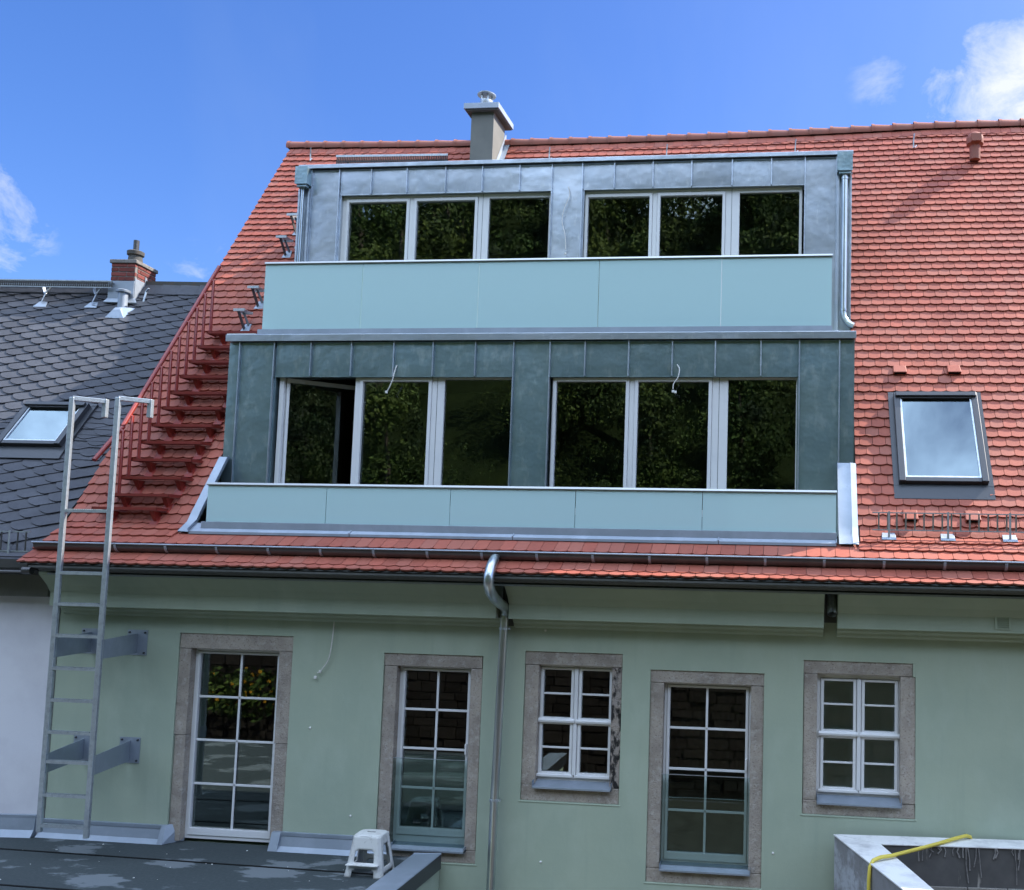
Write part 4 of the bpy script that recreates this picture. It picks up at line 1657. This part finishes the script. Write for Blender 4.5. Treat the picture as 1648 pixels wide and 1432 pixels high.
sg = guard('snow_guard', .79, 5.4, gr_main, [.97, 1.605, 2.263, 2.93, 3.60, 4.27, 4.94], 'galvanised snow guard grid above the gutter at the right, under the roof window', barm='rail_cap')
for px in [.97, 1.605, 2.263, 2.93, 3.60, 4.27, 4.94]:
    p_ = MB()
    loc = [(-.08, .10, .040), (.08, .10, .040), (.07, -.03, .040), (-.07, -.03, .040), (-.08, .10, .047), (.08, .10, .047), (.07, -.03, .047), (-.07, -.03, .047)]
    p_.hexa([on_eave(px + a, b_, c) for a, b_, c in loc])
    p_.build('base_plate', 'zinc_matt', sg, bevel=.003)

# walkway grating above the upper dormer, left of the chimney
wg = empty('walkway_grating', (-6.85, 3.95, 10.0), 'perforated steel walkway grating lying on the tiles left of the chimney', 'grating')
wm = MB()
X0, X1 = -7.80, -5.86
wm.bar(on_main(X0, 7.38, .24), on_main(X1, 7.38, .24), .012, .035)
wm.bar(on_main(X0, 7.24, .11), on_main(X1, 7.24, .11), .012, .035)
wm.build('grating_edge', 'galvanised', wg)
wm2 = MB()
n_ = 64
for i in range(n_):
    xx = X0 + (X1 - X0) * i / n_
    wm2.bar(on_main(xx, 7.24, .12), on_main(xx + .02, 7.38, .23), .015, .02)
wm2.bar(on_main(X0, 7.31, .175), on_main(X1, 7.31, .175), .010, .02)
wm2.build('grating_mesh', 'gutter_metal', wg, kind='stuff')
for xx in (X0 + .2, -6.85, X1 - .2):
    b = MB()
    b.bar(on_main(xx, 7.20, .03), on_main(xx, 7.31, .18), .03, .01)
    b.build('support', 'gutter_metal', wg)

# ================================================================== neighbour with the slate roof
YAW = rad(5)
NO = Vector((-8.93, -.45, 3.25))
EX = Vector((math.cos(YAW), math.sin(YAW), 0))
EY = Vector((-math.sin(YAW), math.cos(YAW), 0))
PN = rad(51)


def nb(x, y, z):
    return NO + EX * x + EY * y + Vector((0, 0, z))


def nslope(x, s, n=0.0):
    return nb(x, s * math.cos(PN) - n * math.sin(PN), s * math.sin(PN) + n * math.cos(PN))


neigh = empty('slate_roofed_house', nb(-3, 2, -4.85), 'white rendered neighbouring house with dark slate roof and brick chimney', 'house')


def nbuild(name, mb, m_, parent=None, **k):
    mb.v = [tuple(nb(*v)) for v in mb.v]
    return mb.build(name, m_, parent or neigh, **k)


b = MB()
b.box(-12, -.005, .42, .8, -4.85, -.10)
b.v = [(x, y + .0, z) for x, y, z in b.v]
nbuild('wall', b, 'render_white')
b = MB()
b.box(-12, -.02, .30, .42, -.42, -.12)
nbuild('eaves_box', b, 'chimney_render')
b = MB()
b.prism_x([(-.02, -.07), (-.06, -.07), (-.06, .03), (-.02, .05), (.12, .10), (.12, -.02), (.30, -.12), (.30, -.16)], -12, -.02)
nbuild('box_gutter', b, 'gutter_metal')
b = MB()
b.tube([(-.07, -.05, -.10), (.03, -.05, -.10)], .045, 12)
b.tube([(-12, -.05, -.115), (.03, -.05, -.115)], .018, 8)
nbuild('gutter_end', b, 'gutter_metal', smooth=True)
b = MB()
NS = 3.52 / math.cos(PN)
b.add([(-12, 0, 0), (-.0, 0, 0), (-.0, 3.53, 3.53 * math.tan(PN)), (-12, 3.53, 3.53 * math.tan(PN))], [(0, 1, 2, 3)])
b.add([(-12, 3.53, 3.53 * math.tan(PN)), (0, 3.53, 3.53 * math.tan(PN)), (0, 7, 0), (-12, 7, 0)], [(0, 1, 2, 3)])
b.add([(-.01, .4, 0), (-.01, 3.53, 3.5 * math.tan(PN)), (-.01, 7, 0)], [(0, 1, 2)])
b.add([(-11.99, .4, 0), (-11.99, 3.53, 3.5 * math.tan(PN)), (-11.99, 7, 0)], [(0, 1, 2)])
nbuild('roof_boards', b, 'soffit_dark')
b = MB()
b.add([(-12, .13, .17), (-.0, .13, .17), (-.0, -.02, .06), (-12, -.02, .06)], [(3, 2, 1, 0)])
nbuild('eaves_flashing', b, 'slate')

# slates: scale shaped, laid in rising courses
outline = [(-.178, .135), (-.162, .088), (-.128, .045), (-.075, .015), (-.02, .001), (.0, .0), (.214, .074), (.232, .085), (.232, .27), (-.178, .33)]
U = (.2135, -.126)
V = .200
sl_mesh = None
cnt = 0
mats_ = Matrix((EX, EY, (0, 0, 1))).transposed()
Rn = mats_ @ Matrix.Rotation(PN, 3, 'X')
mb = MB()
top = [(x, y, .036 - .115 * y - .020 * x) for x, y in outline]
bot = [(x, y, z - .013) for x, y, z in top]
no = len(outline)
mb.add(top + bot, [tuple(range(no))] + [(k + 1, k, no + k, no + k + 1) for k in range(7)] + [(0, no - 1, 2 * no - 1, no)])
sl_mesh = mb.mesh('slate', 'slate')
stuff_sl = MB()
cands = []
for i in range(-62, 4):
    for j in range(-60, 60):
        x = i * U[0] + .03
        s_ = (i * U[1]) % V + j * V
        if not (.20 < s_ < NS - .16):
            continue
        if x > -.02 or x < -11.7:
            continue
        # hidden behind the higher red roof
        if x > -.02:
            continue
        # skylight hole
        if -1.50 < x < -.44 and 1.62 < s_ < 2.66:
            continue
        cands.append((x, s_))
cands.sort(key=lambda c: -c[0] + c[1] * .1)
cands.sort(key=lambda c: 0 if (c[0] > -4.2 + c[1] * 0.0 and c[0] > -1.3 - c[1] * .55) else 1)
for k, (x, s_) in enumerate(cands):
    p_ = nslope(x, s_, .006)
    if k < 296:
        o = bpy.data.objects.new('slate', sl_mesh)
        COL.objects.link(o)
        o.parent = neigh
        o.matrix_local = Matrix.Translation(p_ - W[neigh.name]) @ (Rn @ Matrix.Rotation(random.uniform(-.02, .02), 3, 'Z')).to_4x4()
    else:
        stuff_sl.add([tuple(nslope(x + a, s_ + b_, c + .006)) for a, b_, c in top + bot], [tuple(range(no))] + [(q + 1, q, no + q, no + q + 1) for q in range(7)])
if stuff_sl.v:
    stuff_sl.build('slates', 'slate', neigh, kind='stuff')
# bottom courses of plain slates at the eaves and round the roof window
x = -11.8
k = 0
while x < -.05:
    w_ = .26
    for (s0, ln) in ((.12, .30),):
        m2 = MB()
        loc = [(x, s0, .018), (x + w_ - .006, s0, .018), (x + w_ - .006, s0 + ln, .004), (x, s0 + ln, .004), (x, s0, .026), (x + w_ - .006, s0, .026), (x + w_ - .006, s0 + ln, .012), (x, s0 + ln, .012)]
        m2.hexa([nslope(a, b_, c) for a, b_, c in loc])
        if x > -2.2:
            m2.build('eaves_slate', 'slate', neigh)
        else:
            stuff_sl = m2
            m2.build('eaves_slate', 'slate', neigh) if x > -4 else None
    x += w_
for q in range(9):
    for (xa, xb_) in ((-2.05, -1.50), (-.55, -.02)):
        m2 = MB()
        s0 = 1.66 + q * .115
        loc = [(xa, s0 + .02, .030), (xb_, s0, .030), (xb_, s0 + .17, .008), (xa, s0 + .19, .008), (xa, s0 + .02, .037), (xb_, s0, .037), (xb_, s0 + .17, .015), (xa, s0 + .19, .015)]
        if xa < -1:
            loc = [(a, b_ + (.0 if a < -1.8 else 0), c - (.016 if a < -1.8 else 0)) for a, b_, c in loc]
        m2.hexa([nslope(a, b_, c) for a, b_, c in loc])
        m2.build('side_slate', 'slate', neigh)
roof_window(lambda x, y, z: nslope(-1.455 + x, 1.86 + y, z + .02), .86, .80, neigh)
# ridge capping
for (a, b_) in ((-12, -1.66), (-1.20, -.0)):
    xx = a
    while xx < b_ - .05:
        e = min(xx + .32, b_)
        rc = MB()
        t0 = .012 * random.random()
        rc.hexa([nb(xx, 3.50, 4.36 + .045 + t0), nb(e, 3.50, 4.36 + .04), nb(e, 3.33, 4.14 + .035), nb(xx, 3.33, 4.14 + .04),
                 nb(xx, 3.52, 4.36 + .065 + t0), nb(e, 3.52, 4.36 + .055), nb(e, 3.33, 4.14 + .048), nb(xx, 3.33, 4.14 + .055)])
        rc.build('ridge_slate', 'slate', neigh)
        xx += .30
rcb = MB()
rcb.box(-12, 0, 3.48, 3.60, 4.36, 4.44)
nbuild('ridge_board', rcb, 'old_clay')

# brick chimney, brick by brick
bc = MB()
BX0, BX1, BY0, BY1, BZ0, BZ1 = -1.575, -1.185, 3.22, 3.74, 3.9, 4.70
bc.box(BX0 + .008, BX1 - .008, BY0 + .008, BY1 - .008, BZ0, BZ1 - .06)
bch = nbuild('brick_chimney', bc, 'mortar')
cap = MB()
cap.box(BX0 - .02, BX1 + .02, BY0 - .02, BY1 + .02, BZ1 - .06, BZ1)
nbuild('coping', cap, 'mortar', bch, bevel=.01)
z = 4.36
r_ = 0
while z < BZ1 - .08:
    hh = .068
    cuts = [BX0, BX0 + .12, BX0 + .12 + .255, BX1] if r_ % 2 == 0 else [BX0, BX0 + .25, BX1]
    cuts = [c for c in cuts if c <= BX1]
    for i in range(len(cuts) - 1):
        if cuts[i + 1] - cuts[i] < .03:
            continue
        q = MB()
        q.box(cuts[i] + .006, cuts[i + 1] - .006, BY0, BY0 + .05, z + .005, z + hh - .005)
        nbuild('brick', q, 'brick_red', bch, bevel=.003)
    cy = [BY0 + .055, BY0 + .13, BY0 + .38, BY1] if r_ % 2 == 0 else [BY0 + .055, BY0 + .26, BY1]
    for i in range(len(cy) - 1):
        q = MB()
        q.box(BX1 - .05, BX1, cy[i] + .006, cy[i + 1] - .006, z + .005, z + hh - .005)
        nbuild('brick', q, 'brick_red', bch, bevel=.003)
    z += hh + .006
    r_ += 1
q = MB()
q.box(BX0 - .012, BX1 + .002, BY0 - .015, BY0 + .0, 4.05, 4.355)
q.hexa([(BX0 - .04, BY0 - .06, 3.99), (BX1 + .10, BY0 - .06, 3.98), (BX1 + .03, BY0, 4.06), (BX0 - .02, BY0, 4.06), (BX0 - .04, BY0 - .07, 4.005), (BX1 + .10, BY0 - .07, 3.995), (BX1 + .03, BY0 - .01, 4.08), (BX0 - .02, BY0 - .01, 4.08)])
q.box(BX1 + .001, BX1 + .010, BY0, BY0 + .24, 4.0, 4.40)
q.hexa([(BX1 + .001, BY0 + .24, 4.1), (BX1 + .01, BY0 + .24, 4.1), (BX1 + .01, BY1, 4.2), (BX1 + .001, BY1, 4.2), (BX1 + .001, BY0 + .24, 4.50), (BX1 + .01, BY0 + .24, 4.50), (BX1 + .01, BY1, 4.32), (BX1 + .001, BY1, 4.32)])
nbuild('chimney_flashing', q, 'zinc_matt', bch)
pot = MB()
pot.lathe([(.112, 4.69), (.096, 4.84), (.122, 4.845), (.126, 4.90), (.10, 4.915), (.04, 4.92)], -1.36, 3.46, 16)
nbuild('chimney_pot', pot, 'old_clay', bch, smooth=True)
pot = MB()
pot.lathe([(.042, 4.90), (.042, 5.09)], -1.36, 3.46, 12)
nbuild('flue', pot, 'gutter_metal', bch, smooth=True)
# vent pipe through the slates
vp = MB()
vp.lathe([(.068, 3.80), (.068, 4.13), (.098, 4.135), (.102, 4.165), (.07, 4.18)], -1.27, 3.10, 16)
vpo = nbuild('vent_pipe', vp, 'zinc_matt', smooth=True)
vp = MB()
loc = [(-1.29, 3.60, .03), (-.99, 3.60, .03), (-.93, 3.86, .03), (-1.15, 3.86, .03), (-1.19, 3.74, .09), (-1.08, 3.74, .09), (-1.08, 3.80, .09), (-1.18, 3.80, .09)]
loc = [(a - .15, b_ + 1.13, c) for a, b_, c in loc]
vp.hexa([nslope(a, b_ + .0, c) for a, b_, c in loc])
vp.build('vent_flashing', 'zinc_matt', vpo)

# neighbour's walkway along its ridge
nw = empty('ridge_walkway', nb(-2.5, 3.3, 4.2), 'steel walkway grating on brackets along the slate ridge, left of the brick chimney', 'walkway')
q = MB()
q.box(-12, -1.50, 3.15, 3.17, 4.322, 4.340)
q.box(-12, -1.50, 3.15, 3.162, 4.222, 4.236)
q.box(-12, -1.50, 3.42, 3.45, 4.33, 4.355)
q.v = [tuple(nb(*v)) for v in q.v]
q.build('grating_frame', 'galvanised', nw)
q = MB()
xx = -6.0
while xx < -1.5:
    q.add([(xx, 3.18, 4.31), (xx + .02, 3.18, 4.31), (xx + .02, 3.43, 4.345), (xx, 3.43, 4.345)], [(0, 1, 2, 3)])
    q.add([(xx, 3.155, 4.236), (xx + .014, 3.155, 4.236), (xx + .028, 3.155, 4.322), (xx + .014, 3.155, 4.322)], [(0, 1, 2, 3)])
    q.add([(xx + .014, 3.157, 4.236), (xx + .028, 3.157, 4.236), (xx + .014, 3.157, 4.322), (xx, 3.157, 4.322)], [(0, 1, 2, 3)])
    xx += .034
q.v = [tuple(nb(*v)) for v in q.v]
q.build('grating_mesh', 'gutter_metal', nw, kind='stuff')
for xx in (-3.38, -2.58, -1.78, -4.2, -5.0):
    q = MB()
    q.bar(nb(xx, 3.14, 3.98), nb(xx + .03, 3.17, 4.12), .035, .012)
    q.bar(nb(xx + .03, 3.17, 4.12), nb(xx - .03, 3.20, 4.24), .04, .012)
    q.bar(nb(xx + .03, 3.17, 4.12), nb(xx + .09, 3.20, 4.24), .04, .012)
    q.build('support', 'galvanised', nw)
    q = MB()
    s_ = 3.9 / math.sin(PN)
    loc = [(-.10, -.04, .03), (.10, -.04, .03), (.06, .10, .03), (-.06, .10, .03), (-.10, -.04, .04), (.10, -.04, .04), (.06, .10, .04), (-.06, .10, .04)]
    q.hexa([nslope(xx + a, s_ + b_, c) for a, b_, c in loc])
    q.build('base_plate', 'zinc_matt', nw)
hk = empty('roof_hook', nb(-.98, 3.22, 4.1), 'small steel hook on the slate roof, right of the brick chimney', 'roof hook', 'small steel safety hooks below the ridge')
q = MB()
q.bar(nb(-.99, 3.17, 4.02), nb(-.97, 3.19, 4.18), .028, .01)
q.bar(nb(-.97, 3.19, 4.18), nb(-.92, 3.17, 4.23), .028, .01)
q.build('hook', 'galvanised', hk)


def gr_nb(x, up, out):
    return nb(x, .05 + out, .02 + up)


guard('snow_guard', -6.0, -.10, gr_nb, [-.33, -1.0, -1.7, -2.4], 'dark snow guard grid above the slate eaves at the left edge', 'galvanised', 'gutter_metal', h=.23)

# small window of the white house at the picture edge
q = MB()
q.holes(-1.5, -.76, -.82, -.62 + .02, [(-1.45, -.80, -.78, -.64)], .405, .42)
nbuild('window', q, 'zinc_matt')

# ================================================================== terrace furniture
par = empty('parapet_wall', (-4.1, -1.6, -1.6), 'low parapet wall with dark zinc capping beside the plastic stool', 'parapet')
q = MB()
q.box(-4.22, -4.005, -5.2, -.02, -1.6, .0)
q.build('wall', 'render_green', par)
q = MB()
q.prism_y([(-4.27, .0), (-4.27, .085), (-3.955, .095), (-3.955, -.07), (-3.965, -.07), (-3.965, .0)], -5.2, -.12)
q.build('capping', 'zinc_matt', par, bevel=.004)
q = MB()
q.box(-3.9545, -3.951, -5.2, -.12, -.07, .088)
q.build('capping_face', 'dark_frame', par)

ht = empty('roof_hatch', (-10.1, .1, 0), 'low flat metal cover on the roof felt at the left edge', 'cover')
q = MB()
q.box(-10.5, -9.62, -.28, .28, .015, .04)
q.build('lid', 'zinc_matt', ht, bevel=.003)
q = MB()
q.box(-10.48, -9.64, -.26, .26, .0, .015)
q.build('frame', 'dark_frame', ht)
nf = MB()
nf.prism_x([(.42, .25), (.39, .245), (.39, .21), (.37, .08), (.32, .004), (.42, .004)], -12, -.02)
nf.v = [tuple(NO + EX * v[0] + EY * v[1] + Vector((0, 0, v[2] - 3.25))) for v in nf.v]
nf.build('base_flashing', 'zinc_matt', neigh)


# grit and plaster crumbs lying on the felt
gt = MB()
for k in range(45):
    x_, y_ = random.uniform(-9.6, -4.4), -random.uniform(.12, 1.9)
    r_ = random.choice((.003, .004, .005, .008))
    gt.hexa([(x_ - r_, y_ - r_, .003), (x_ + r_, y_ - r_ * .6, .003), (x_ + r_ * .7, y_ + r_, .003), (x_ - r_, y_ + r_, .003),
             (x_ - r_ * .6, y_ - r_ * .5, .003 + r_), (x_ + r_ * .5, y_ - r_ * .5, .003 + r_), (x_ + r_ * .5, y_ + r_ * .5, .003 + r_ * .8), (x_ - r_ * .5, y_ + r_ * .5, .003 + r_ * .8)])
grit = gt.build('plaster_grit', 'filler_white', None)
tag(grit, 'scattered white plaster crumbs on the dark roof felt', 'grit', kind='stuff')


# step stool: tapered plastic shell with cut-outs, step in front
def stool():
    st = empty('step_stool', (-4.57, -.6, 0), 'small white plastic step stool on the flat roof beside the parapet', 'stool')
    cx_, cy_, H_ = -4.57, -.57, .425
    bw, bd, tw, td = .215, .185, .150, .120       # half sizes at floor / top
    def P(u, v, h):
        k = h / H_
        k2 = min(1.0, k) ** .9
        return (cx_ + u * (bw + (tw - bw) * k2), cy_ + v * (bd + (td - bd) * k2), h)
    def sheet(axis, sgn, gh, holes_, mb):
        """wall on one side: grid u in -1..1, h; removes cells inside holes"""
        nu, nh = 20, 22
        def pt(i, k):
            u = -1 + 2 * i / nu
            h = H_ * .97 * k / nh
            v = 1.0
            r = .22
            au = abs(u)
            if au > 1 - r:
                t_ = (au - (1 - r)) / r
                v = 1 - r * (1 - math.sqrt(max(0, 1 - t_ * t_)))
                v = max(v, 1 - r)
            return P(u, sgn * v, h) if axis == 'y' else P(sgn * v, u, h)
        for i in range(nu):
            for k in range(nh):
                u = -1 + 2 * (i + .5) / nu
                h = H_ * .97 * (k + .5) / nh
                if any(f_(u, h) for f_ in holes_):
                    continue
                mb.add([pt(i, k), pt(i + 1, k), pt(i + 1, k + 1), pt(i, k + 1)], [(0, 1, 2, 3)] if sgn * (1 if axis == 'y' else -1) < 0 else [(3, 2, 1, 0)])
    sh = MB()
    arch = lambda u, h: (abs(u) < .60 and h < .075) or (abs(u) < .45 and h < .095)
    win = lambda u, h: abs(u) < .56 and .15 < h < .285 and not (abs(u) > .46 and (h > .27))
    sideh = lambda u, h: abs(u) < .55 - .3 * max(0, (h - .2)) / .2 and .09 < h < .31
    sidea = lambda u, h: abs(u) < .6 and h < .04
    sheet('y', -1, 0, [arch, win], sh)
    sheet('y', 1, 0, [arch, win], sh)
    sheet('x', -1, 0, [sideh, sidea], sh)
    sheet('x', 1, 0, [sideh, sidea], sh)
    o = sh.build('shell', 'plastic_stool', st, smooth=True)
    so_ = o.modifiers.new('solid', 'SOLIDIFY')
    so_.thickness = .012
    so_.offset = -1
    tp = MB()
    n_ = 28
    ring = []
    for (f_, h) in ((1.03, H_ * .955), (1.03, H_ * .975), (.97, H_ * .995), (.8, H_ + .002), (.3, H_ + .004)):
        for k in range(n_):
            a = 2 * PI * k / n_
            c, s_ = math.cos(a), math.sin(a)
            e = .5
            x_ = math.copysign(abs(c) ** e, c)
            y_ = math.copysign(abs(s_) ** e, s_)
            ring.append((cx_ + x_ * tw * f_, cy_ + y_ * td * f_, h))
    fs = []
    for r_ in range(4):
        for k in range(n_):
            a, b_ = r_ * n_ + k, r_ * n_ + (k + 1) % n_
            fs.append((a, b_, b_ + n_, a + n_))
    fs.append(tuple(range(4 * n_, 5 * n_)))
    tp.add(ring, fs)
    tp.build('seat', 'plastic_stool', st, smooth=True)
    gp = MB()
    gp.box(cx_ - .045, cx_ + .045, cy_ - .01, cy_ + .01, H_ + .002, H_ + .006)
    gp.build('grip_slot', 'soffit_dark', st)
    lp = MB()
    lp.box(cx_ - .178, cx_ + .178, cy_ - .215, cy_ - .155, .128, .142)
    lp.build('step', 'plastic_stool', st, bevel=.01)


stool()

# masonry walls at the lower right
mw = empty('block_wall', (1.2, -1.0, -1.6), 'unfinished block walls with white mortar-smeared top at the lower right corner', 'wall')
ZT = .55
A, B, Cc, Dd = (.405, -.175), (.965, -1.76), (.86, -.45), (1.215, -1.72)
q = MB()
q.hexa([(A[0], A[1], -1.6), (B[0], B[1], -1.6), (Dd[0], Dd[1], -1.6), (Cc[0], Cc[1], -1.6), (A[0], A[1], ZT - .012), (B[0], B[1], ZT - .012), (Dd[0], Dd[1], ZT - .012), (Cc[0], Cc[1], ZT - .012)])
q.build('side_wall', 'cement_grey', mw)
q = MB()
q.hexa([(A[0] - .012, A[1] + .006, ZT - .012), (B[0] - .012, B[1] - .012, ZT - .012), (Dd[0] + .012, Dd[1] - .012, ZT - .012), (Cc[0] + .012, Cc[1], ZT - .012),
        (A[0] - .012, A[1] + .006, ZT + .004), (B[0] - .012, B[1] - .012, ZT + .004), (Dd[0] + .012, Dd[1] - .012, ZT + .004), (Cc[0] + .012, Cc[1], ZT + .004)])
q.build('mortar_top', 'cement_white', mw, bevel=.004)
# back wall: dark slurry band above blocks
bk = lambda x: -.175 + (x - .405) * .072
q = MB()
q.hexa([(.45, bk(.45), -1.6), (4.5, bk(4.5), -1.6), (4.5, bk(4.5) - .25, -1.6), (.84, bk(.84) - .27, -1.6), (.45, bk(.45), ZT - .012), (4.5, bk(4.5), ZT - .012), (4.5, bk(4.5) - .25, ZT - .012), (.84, bk(.84) - .27, ZT - .012)])
q.build('back_wall', 'slurry_dark', mw)
q = MB()
q.hexa([(.42, bk(.42) + .012, ZT - .012), (.85, bk(.85) - .285, ZT - .012), (4.5, bk(4.5) - .265, ZT - .012), (4.5, bk(4.5) + .012, ZT - .012),
        (.42, bk(.42) + .012, ZT + .002), (.85, bk(.85) - .285, ZT + .002), (4.5, bk(4.5) - .265, ZT + .002), (4.5, bk(4.5) + .012, ZT + .002)])
q.build('mortar_top', 'cement_white', mw, bevel=.004)
for r_ in range(4):
    for k in range(9):
        x_ = .95 + k * .405 + (.2 if r_ % 2 else 0)
        q = MB()
        y0 = bk(x_) - .29
        y1 = bk(x_ + .4) - .29
        z1 = .14 - r_ * .245
        q.hexa([(x_ + .003, y0, z1 - .24), (x_ + .398, y1, z1 - .24), (x_ + .398, y1 + .03, z1 - .24), (x_ + .003, y0 + .03, z1 - .24),
                (x_ + .003, y0, z1), (x_ + .398, y1, z1), (x_ + .398, y1 + .03, z1), (x_ + .003, y0 + .03, z1)])
        q.build('block', 'concrete_block', mw, bevel=.004)
# hollow cores at the wall end
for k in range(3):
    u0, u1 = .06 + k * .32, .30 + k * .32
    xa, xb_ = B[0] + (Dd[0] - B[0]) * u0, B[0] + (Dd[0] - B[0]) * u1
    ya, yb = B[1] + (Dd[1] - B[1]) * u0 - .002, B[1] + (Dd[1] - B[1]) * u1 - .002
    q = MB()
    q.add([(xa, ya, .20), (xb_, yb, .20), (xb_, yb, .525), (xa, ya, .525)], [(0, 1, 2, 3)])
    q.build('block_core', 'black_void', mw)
# drips of mortar
for k in range(34):
    x_ = random.uniform(1.25, 3.2)
    ln = random.uniform(.05, .30) * (1 if random.random() < .8 else 1.3)
    w_ = random.uniform(.004, .010)
    y0 = bk(x_) - .268 - .008
    q = MB()
    q.tube([(x_, y0, ZT - .01), (x_ + random.uniform(-.02, .02), y0, ZT - ln * .5), (x_ + random.uniform(-.03, .03), y0, ZT - ln)], w_, 5, radii=[w_, w_ * .8, w_ * 1.1])
    q.build('mortar_drip', 'mortar', mw)

hs = MB()
hs.tube([(1.86, -.03, .50), (1.835, -.07, .572), (1.79, -.11, .592), (1.66, -.20, .582), (1.45, -.39, .572), (1.20, -.64, .575), (1.05, -.80, .582), (.93, -.93, .588),
         (.82, -1.00, .590), (.745, -1.06, .575), (.71, -1.09, .52), (.70, -1.10, .40), (.695, -1.10, .1), (.69, -1.1, -.6)], .019, 12)
hose = hs.build('yellow_hose', 'hose_yellow', None, smooth=True)
tag(hose, 'yellow hose draped over the white topped block wall', 'hose')

# dangling cables
def cable(pts, label, knots):
    c = MB()
    P3 = []
    V3 = [Vector(p_) for p_ in pts]
    for i in range(len(V3) - 1):
        p0 = V3[max(i - 1, 0)]
        p1, p2 = V3[i], V3[i + 1]
        p3 = V3[min(i + 2, len(V3) - 1)]
        for k in range(6):
            u = k / 6
            P3.append(.5 * ((2 * p1) + (-p0 + p2) * u + (2 * p0 - 5 * p1 + 4 * p2 - p3) * u * u + (-p0 + 3 * p1 - 3 * p2 + p3) * u ** 3))
    P3.append(V3[-1])
    c.tube(P3, .0065, 6)
    o = c.build('cable', 'cable_white', None, smooth=True)
    tag(o, label, 'cable', 'loose white cables hanging out of the walls')
    for kk in knots:
        b = MB()
        b.box(kk[0] - .014, kk[0] + .014, kk[1] - .014, kk[1] + .01, kk[2] - .016, kk[2] + .016)
        b.build('connector', 'filler_white', o, bevel=.004)


cable([(-5.411, -.02, 2.63), (-5.42, -.03, 2.40), (-5.45, -.03, 2.20), (-5.53, -.03, 2.07), (-5.58, -.03, 2.03)], 'thin white cable hanging on the green wall right of the left door', [(-5.60, -.03, 1.98), (-5.545, -.03, 2.05)])
cable([(-5.057, .535, 5.80), (-5.07, .50, 5.70), (-5.08, .48, 5.60), (-5.12, .48, 5.50), (-5.14, .48, 5.46)], 'short white cable hanging over the left window of the lower dormer', [(-5.15, .48, 5.445)])
cable([(-1.51, .535, 5.80), (-1.475, .50, 5.73), (-1.49, .48, 5.63), (-1.54, .48, 5.55), (-1.545, .48, 5.49)], 'short white cable hanging over the right window of the lower dormer', [(-1.545, .48, 5.46), (-1.515, .48, 5.45)])
cable([(-3.29, 1.845, 8.62), (-3.26, 1.81, 8.48), (-3.33, 1.80, 8.27), (-3.35, 1.80, 8.10), (-3.30, 1.80, 7.90), (-3.285, 1.80, 7.70)], 'long wavy white cable on the middle pier of the upper dormer', [(-3.285, 1.80, 7.64)])
